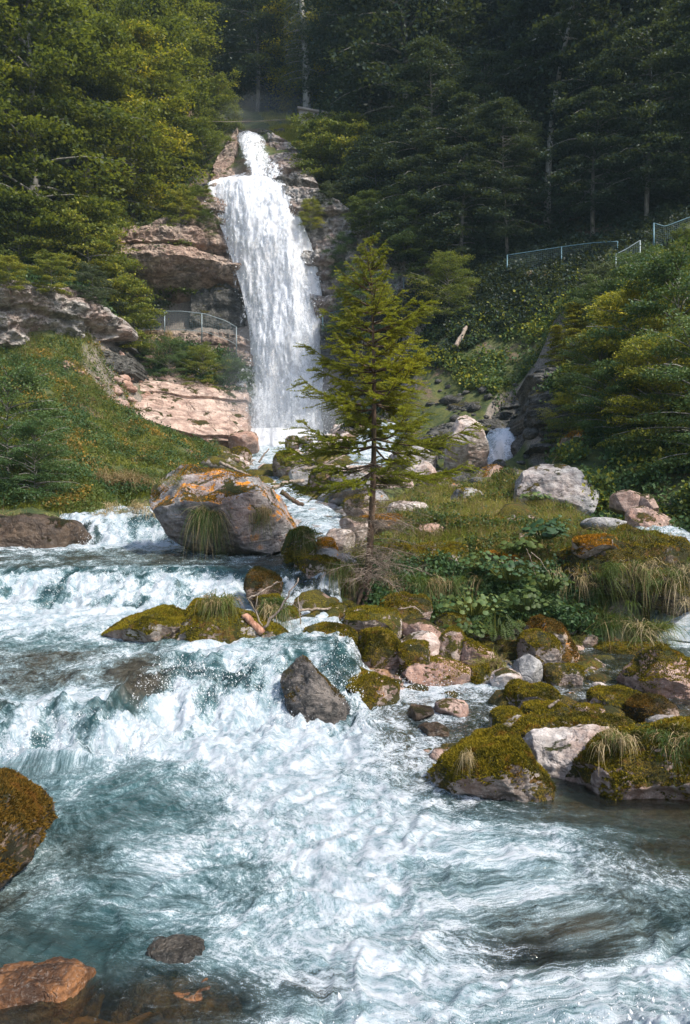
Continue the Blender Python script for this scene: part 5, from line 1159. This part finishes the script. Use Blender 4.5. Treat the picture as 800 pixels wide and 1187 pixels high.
tuft('yellowish grass bush between the boulder pile and the grey white stone', at(568,768,9.8), 900, .3, spread=.16, droop=.9, seed=18, straw=.4, m=L_GRASS)
tuft('long grass drooping over the dark overhanging rock by the spruce', at(400,655,12.3), 900, .5, spread=.3, droop=1.6, seed=19, straw=.4)
tuft('dry grass hanging from the orange capped ledge', at(680,526,20.6), 900, .7, spread=.7, droop=1.9, seed=20, straw=.7, W=.012, squash=(1.4, .5))
tuft('pale straw clump on the right bank above the brook', at(738,545,18.5), 500, .5, spread=.2, droop=1.6, seed=21, straw=.85, W=.01)
tuft('heap of dry brown grass on the left slope', at(140,552,21), 2600, .6, spread=.75, droop=.9, seed=22, straw=.95, W=.014, squash=(1, .6))
tuft('dry grass fringe above the upper small fall', at(150,584,17.2), 900, .35, spread=.6, droop=1.5, seed=23, straw=.8, W=.01, squash=(1.2, .4))
tuft('hanging grass at the left edge over the brown wet rock', at(30,600,16.6), 1600, .45, spread=.8, droop=1.5, seed=24, straw=.35, W=.01, squash=(1.3, .4))
tuft('dry twiggy growth hanging below the path, left part', at(182,388,43.6), 900, 1.3, spread=.8, droop=1.7, seed=25, straw=.95, W=.03)
tuft('grass above the broad blue grey boulder', at(600,600,18.2), 1200, .4, spread=.6, droop=.7, seed=26, straw=.3, m=L_GRASS)

def big_leaf_herb(label, loc, n, size, spread, hgt, seed, m=L_HERBD, pinnate=False):
    rs = np.random.RandomState(700 + seed); r = empty('broad_leaved_herb', loc, label, 'plant'); st = MB(); VV, FF = [], []; nv = 0
    for i in range(n):
        a = rs.rand() * 6.28; rad = spread * math.sqrt(rs.rand()); h = hgt * rs.uniform(.4, 1.1) * (1.15 - rad / spread * .5)
        e = np.array([math.cos(a) * rad, math.sin(a) * rad * .8 - .1, h]); st.tube([e * np.array([.3, .3, 0]), e * np.array([.7, .7, .7]), e], [.006, .005, .003], 4, cap=False)
        nrm = np.array([math.cos(a) * .5, math.sin(a) * .5 - .45, 1]) + rs.normal(0, .2, 3); nrm /= np.linalg.norm(nrm); f = np.array([math.cos(a), math.sin(a) - .3, -.35]); s = np.cross(f, nrm); s /= np.linalg.norm(s); f = np.cross(nrm, s); z = size * .75 * rs.uniform(.5, 1.3)
        if pinnate:
            for q in range(7):
                for sg in (-1, 1):
                    c0 = e + f * z * (q * .28); w = z * .5 * math.sin((q + 1.2) / 8.5 * math.pi)
                    VV.append(np.array([c0, c0 + s * sg * w * .5 + f * z * .16, c0 + s * sg * w + f * z * .12 - nrm * w * .2, c0 + s * sg * w * .5 - f * z * .0])); FF.append(np.arange(4)[None] + nv); nv += 4
        else:
            k = 10; th = np.arange(k) / k * 2 * math.pi; rr = z * (.5 + .05 * np.sin(th * 5)) * (1 - .35 * (np.abs(th - math.pi) < .5))
            ring = e + f * (np.cos(th) * rr + z * .3)[:, None] + s * (np.sin(th) * rr)[:, None] - nrm * (.12 * z * np.abs(np.sin(th)))[:, None]
            c0 = e + f * z * .3 + nrm * .04 * z; V = np.vstack([c0, ring]); VV.append(V); FF.append(np.array([[nv, nv + 1 + j, nv + 1 + (j + 1) % k, nv + 1 + (j + 1) % k] for j in range(k)])); nv += k + 1
    Fq = np.vstack(FF)
    if not pinnate: Fq = Fq[:, :3]
    st.build('stems', L_HERB, r); mk('leaves', np.vstack(VV), Fq, m, r, smooth=False)
for i, (px, py, Y, n, s, sp, h, l, pin) in enumerate([
    (630,625,13.0,60,.15,.35,.3,'round leaved herb on the bank above the dark hollow',0),(602,640,12.8,50,.13,.32,.25,'round leaved herb next to the bank edge',0),(650,618,13.6,30,.14,.25,.3,'round leaved herb beside the flat grey stone',0),
    (575,735,11.0,46,.13,.35,.3,'feather leaved herb spreading above the ochre boulder',1),(548,712,11.4,90,.10,.5,.35,'dense dark herb on the bank face, right of the hanging grass',0),(610,708,11.4,110,.10,.45,.35,'dense green herb left of the dark hollow',0),
    (590,672,12.1,120,.09,.5,.35,'green herb under the bank edge',0),(636,684,11.9,70,.09,.35,.3,'herb at the mouth of the dark hollow',0),(560,660,12.5,80,.09,.4,.3,'herb among the hanging grass',0),(535,738,10.9,60,.09,.3,.25,'low herb behind the pink and white boulder',0),
    (620,580,17.5,40,.14,.35,.2,'round leaved herb in front of the broad blue grey boulder',0)]):
    big_leaf_herb(l, at(px, py, Y), n, s, sp, h, i, L_HERBD if i % 2 == 0 else L_HERB, bool(pin))

# ------------------------------------------------------------------ driftwood
def stick(label, pts, r0, r1, m=B_DEAD, seed=0, forks=0, name='driftwood_branch', cat='branch'):
    rs = np.random.RandomState(800 + seed); p = np.array([P(*q) for q in pts]); o = p[0].copy(); p = p - o
    k = np.linspace(0, len(p) - 1, 14); c = np.stack([np.interp(k, np.arange(len(p)), p[:, j]) for j in range(3)], -1); L = np.linalg.norm(c[-1])
    c[1:-1] += rs.normal(0, .012 * L, (12, 3)); mb = MB(); mb.tube(c, np.linspace(r0, r1, 14) * rs.uniform(.85, 1.15, 14), 8)
    for f in range(forks):
        a = rs.randint(4, 12); d = (c[a + 1] - c[a]); d = d / np.linalg.norm(d) + rs.normal(0, .6, 3); mb.tube([c[a], c[a] + d * L * .18, c[a] + d * L * .3 + rs.normal(0, .03 * L, 3)], [r1 * 1.1, r1 * .7, r1 * .3], 5)
    return tag(mb.build(name, m, loc=tuple(o)), label, cat)
stick('thick reddish driftwood stub wedged at the mossy rock', [(283,712,9.6),(292,722,9.6),(304,733,9.6)], .045, .05, bark_mat('drift_red', (.22, .10, .06), (.48, .26, .18), 2), 1)
stick('long thin pale branch rising to the right from the driftwood stub', [(303,730,9.6),(325,705,9.55),(336,688,9.5),(346,670,9.5)], .016, .006, seed=2, forks=2)
stick('pale branch pointing up left across the grass beside the driftwood stub', [(286,694,9.6),(304,686,9.6),(322,674,9.7)], .013, .006, seed=3, forks=1)
stick('forked grey branch leaning on the driftwood stub', [(304,730,9.7),(298,712,9.8),(287,693,9.8)], .016, .007, seed=4, forks=2)
stick('thin upright twig beside the mossy block', [(348,742,10.4),(348,715,10.4),(346,692,10.4)], .012, .006, seed=5)
stick('driftwood pole lying level behind the mossy block', [(345,708,10.9),(365,706,11),(392,705,11.2)], .02, .015, seed=6)
stick('slim pale log across the small stream right of the lichen boulder', [(316,566,22),(330,560,22.3),(352,557,22.6)], .07, .05, seed=7)
stick('mossy log resting over the small stream gap', [(326,570,20),(340,580,20),(352,586,20)], .07, .05, B_BROWN, seed=8)
stick('thin stick on the foot of the lichen boulder', [(293,629,13.6),(310,626,13.6),(328,623,13.6)], .018, .01, seed=9)
stick('bleached stick in the debris at the plunge pool, upright', [(300,536,33),(306,527,33),(312,520,33)], .05, .025, seed=10)
stick('bleached log at the left side of the plunge pool', [(232,520,35),(255,524,35),(268,530,35)], .10, .06, seed=11, forks=2)
stick('dark branch among the debris left of the plunge pool', [(238,510,36),(250,520,36),(262,526,36)], .08, .05, B_BROWN, seed=12, forks=2)
stick('long bleached pole above the lichen boulder', [(255,536,27),(275,545,26.5),(288,551,26)], .06, .04, seed=13)
stick('log lying on the rocks under the lower left spruce branches', [(350,545,25),(368,541,25),(392,544,25)], .07, .05, seed=14, forks=2)
stick('small pale stick on the boulders in the side brook', [(636,820,7.6),(643,815,7.6),(648,811,7.6)], .016, .01, seed=15)
stick('small stick lying in the shaded brook', [(690,764,10.6),(696,768,10.5),(702,772,10.4)], .02, .012, seed=16)
stick('exposed root arching from the foot of the spruce', [(428,690,11.9),(418,710,11.6),(410,722,11.4)], .04, .02, B_BROWN, seed=17, name='root', cat='root')
stick('thin bent twig arching over the slanting slab', [(462,706,11),(480,703,11),(496,716,10.9)], .01, .004, seed=18)
for i, (a, b, l) in enumerate([((610,636),(622,672),'pale dry stem hanging in front of the dark hollow, left'),((616,640),(636,664),'pale dry stem hanging slantwise in front of the dark hollow'),((638,660),(658,690),'longest pale dry stem leaning across the dark hollow'),((582,652),(590,664),'short pale dry stem on the bank edge')]):
    stick(l, [(a[0], a[1], 12.4), ((a[0] + b[0]) / 2 + 1, (a[1] + b[1]) / 2 - 3, 12.3), (b[0], b[1], 12.3)], .008, .004, seed=20 + i, name='dry_stem', cat='stem')
stick('fallen bare trunk leaning on the dark slope right of the spruce', [(528,402,36),(536,388,36.5),(541,379,37)], .12, .08, seed=30, name='fallen_trunk', cat='log')

# ------------------------------------------------------------------ fences, mast, cable, hut
M_STEEL = plain_mat('galvanised_steel', (.22, .27, .29), .5, .3); M_WIRE = plain_mat('wire', (.12, .18, .20), .6, .3); M_CONC = plain_mat('concrete', (.42, .36, .31), .9)
M_BLUE = plain_mat('blue_steel', (.09, .18, .22), .5, .3)
def fence(label, path, h, m=M_STEEL, pitch=2.0, wire=.05, rw=.025):
    p = np.array([P(*q) for q in path]); L = np.concatenate([[0], np.cumsum(np.linalg.norm(np.diff(p, axis=0), axis=1))])
    g = lambda s: np.array([np.interp(s, L, p[:, j]) for j in range(3)])
    o = p[0]; r = empty('path_fence', tuple(o), label, 'fence'); n = max(1, round(L[-1] / pitch)); S = np.linspace(0, L[-1], n + 1)
    for s in S:
        b = g(s) - o; mb = MB(); mb.tube([b - [0, 0, .5], b + [0, 0, h]], [.035, .035], 8); mb.build('post', m, r)
    for z, nm in ((h, 'top_rail'), (.12, 'bottom_rail')):
        mb = MB(); mb.tube([g(s) - o + [0, 0, z - .01] for s in np.linspace(0, L[-1], 24)], rw if z == h else rw * .6, 6); mb.build(nm, m, r)
    mb = MB()
    for s in np.arange(wire, L[-1], wire * 2): b = g(s) - o; mb.tube([b + [0, .01, .12], b + [0, .01, h - .02]], [.006, .006], 3, cap=False)
    for z in np.arange(.2, h, .1): mb.tube([g(s) - o + [0, -.01, z] for s in np.linspace(0, L[-1], 20)], .006, 3, cap=False)
    mb.build('wire_mesh', M_WIRE, r)
fence('grey wire fence on the path under the banded overhang, left of the waterfall', [(148,386,43.9),(180,384,43.9),(211,384,44),(238,387,44.2),(262,395,44.4),(274,402,44.6)], 1.15)
fence('short fence on the path right of the waterfall, behind the spruce', [(374,388,43.9),(392,384,43.9),(414,381,43.7)], 1.15, M_BLUE)
fence('short stretch of fence half hidden right of the spruce top', [(468,340,43.2),(480,338,43.2),(492,334,43.2)], .9, M_STEEL)
fence('long dark wire fence along the path at the foot of the shaded wood', [(588,318,40),(615,314,39.8),(656,308,39.5),(690,304,39),(716,303,38.5)], 1.0, M_BLUE, 2.6)
fence('lower bluish fence climbing towards the bend of the upper path', [(714,318,34.5),(726,312,34.5),(742,302,34.5)], .9, M_STEEL, 1.2)
fence('bluish fence on the upper path at the right edge', [(758,284,35),(771,288,35),(800,277,35),(850,262,35)], 1.0, M_BLUE, 1.6)
def mast():
    b = P(397, 172, 55.5); r = empty('cable_mast', tuple(b), 'white pole right of the upper fall holding a cable', 'pole'); mb = MB()
    mb.tube([(0, 0, -.6), (-.03, 0, 1.2), (-.14, 0, 2.5)], [.07, .065, .06], 8); mb.build('pole', M_STEEL, r)
    m2 = MB(); m2.tube([(-.3, 0, 2.35), (.02, 0, 2.37)], .025, 6); m2.build('bracket', M_STEEL, r)
    b = P(451, 182, 56); r = empty('cable_mast', tuple(b), 'second white pole, farther right among the dark trees', 'pole'); mb = MB()
    mb.tube([(0, 0, -.6), (-.02, 0, 1.2), (-.06, 0, 2.55)], [.07, .065, .055], 8); mb.build('pole', M_STEEL, r)
    m2 = MB(); m2.tube([(-.22, 0, 2.4), (.05, 0, 2.42)], .025, 6); m2.build('bracket', M_STEEL, r)
mast()
def cable(label, pts, rr=.022):
    p = np.array([P(*q) for q in pts]); mb = MB(); mb.tube(p - p[0], rr, 6); tag(mb.build('cable', plain_mat('cable_steel', (.40, .33, .26), .6), loc=tuple(p[0])), label, 'cable')
cable('pale cable stretched level over the gorge above the waterfall', [(238,140.5,55),(265,141.2,55),(300,140.5,55),(340,138,55),(368,135,55.2),(395,133.5,55.5)])
cable('cable sloping down to the right from the first pole', [(395,133,55.4),(410,143,55.5),(430,156,55.7),(450,167,55.9)])
def hut():
    b = P(366, 160, 57); r = empty('concrete_hut', tuple(b), 'small weathered concrete hut half sunk in the grass above the waterfall', 'hut')
    def box(nm, pts8, m): mk(nm, np.array(pts8, float), np.array([[0,1,2,3],[7,6,5,4],[0,4,5,1],[1,5,6,2],[2,6,7,3],[3,7,4,0]]), m, r, smooth=False)
    w, d, h = 1.35, 1.6, 1.35
    box('walls', [(-w,-d,-1),(-w,d,-1),(w,d,-1),(w,-d,-1),(-w*.8,-d,h*.95),(-w*.8,d,h*.95),(w,d,h*.6),(w,-d,h*.6)], M_CONC)
    box('roof_slab', [(-w*.92,-d-.12,h*.96),(-w*.92,d+.1,h*.96),(w+.12,d+.1,h*.60),(w+.12,-d-.12,h*.60),(-w*.9,-d-.12,h*1.08),(-w*.9,d+.1,h*1.08),(w+.12,d+.1,h*.72),(w+.12,-d-.12,h*.72)], M_CONC)
    box('door_opening', [(-.5,-d-.012,-.6),(-.5,-d+.05,-.6),(.05,-d+.05,-.6),(.05,-d-.012,-.6),(-.5,-d-.012,.55),(-.5,-d+.05,.55),(.05,-d+.05,.55),(.05,-d-.012,.55)], plain_mat('dark_panel', (.05, .035, .025), .9))  # flat dark panel stands in for the door opening
hut()
for ob in COL.objects:
    if '_used' in ob: del ob['_used']
# prototypes never placed are removed
for ob in list(COL.objects):
    if ob.get('label') == 'x':
        for ch in list(ob.children): bpy.data.objects.remove(ch)
        bpy.data.objects.remove(ob)
# ------------------------------------------------------------------ air
def volume_box():
    t = NT('haze_air'); v = t.n('VolumePrincipled', Color=(.55, .78, .88, 1), Density=.00045); t.t.links.new(v, t.out.inputs['Volume'])
    x0, x1, y0, y1, z0, z1 = -300, 300, -20, 260, -20, 190
    V = np.array([(x0,y0,z0),(x1,y0,z0),(x1,y1,z0),(x0,y1,z0),(x0,y0,z1),(x1,y0,z1),(x1,y1,z1),(x0,y1,z1)])
    tag(mk('haze', V, np.array([[3,2,1,0],[4,5,6,7],[0,1,5,4],[1,2,6,5],[2,3,7,6],[3,0,4,7]]), t.m, smooth=False), kind='stuff')
def mist(c, s, dens):
    t = NT('mist_air'); v = t.n('VolumePrincipled', Color=(.80, .90, 1, 1), Density=dens); t.t.links.new(v, t.out.inputs['Volume'])
    V, Fc = ico(4); tag(mk('mist', V * np.array(s), Fc, t.m, loc=c), kind='stuff')
volume_box()
mist(at(312,140,57), (4.2, 2.5, 1.6), .02)
mist(at(322,132,57.5), (3.0, 2, 2.2), .012)
mist(at(330,492,41.8), (4.8, 1.8, 2.2), .10)
mist(at(325,450,42.5), (3.6, 1.6, 4.0), .05)
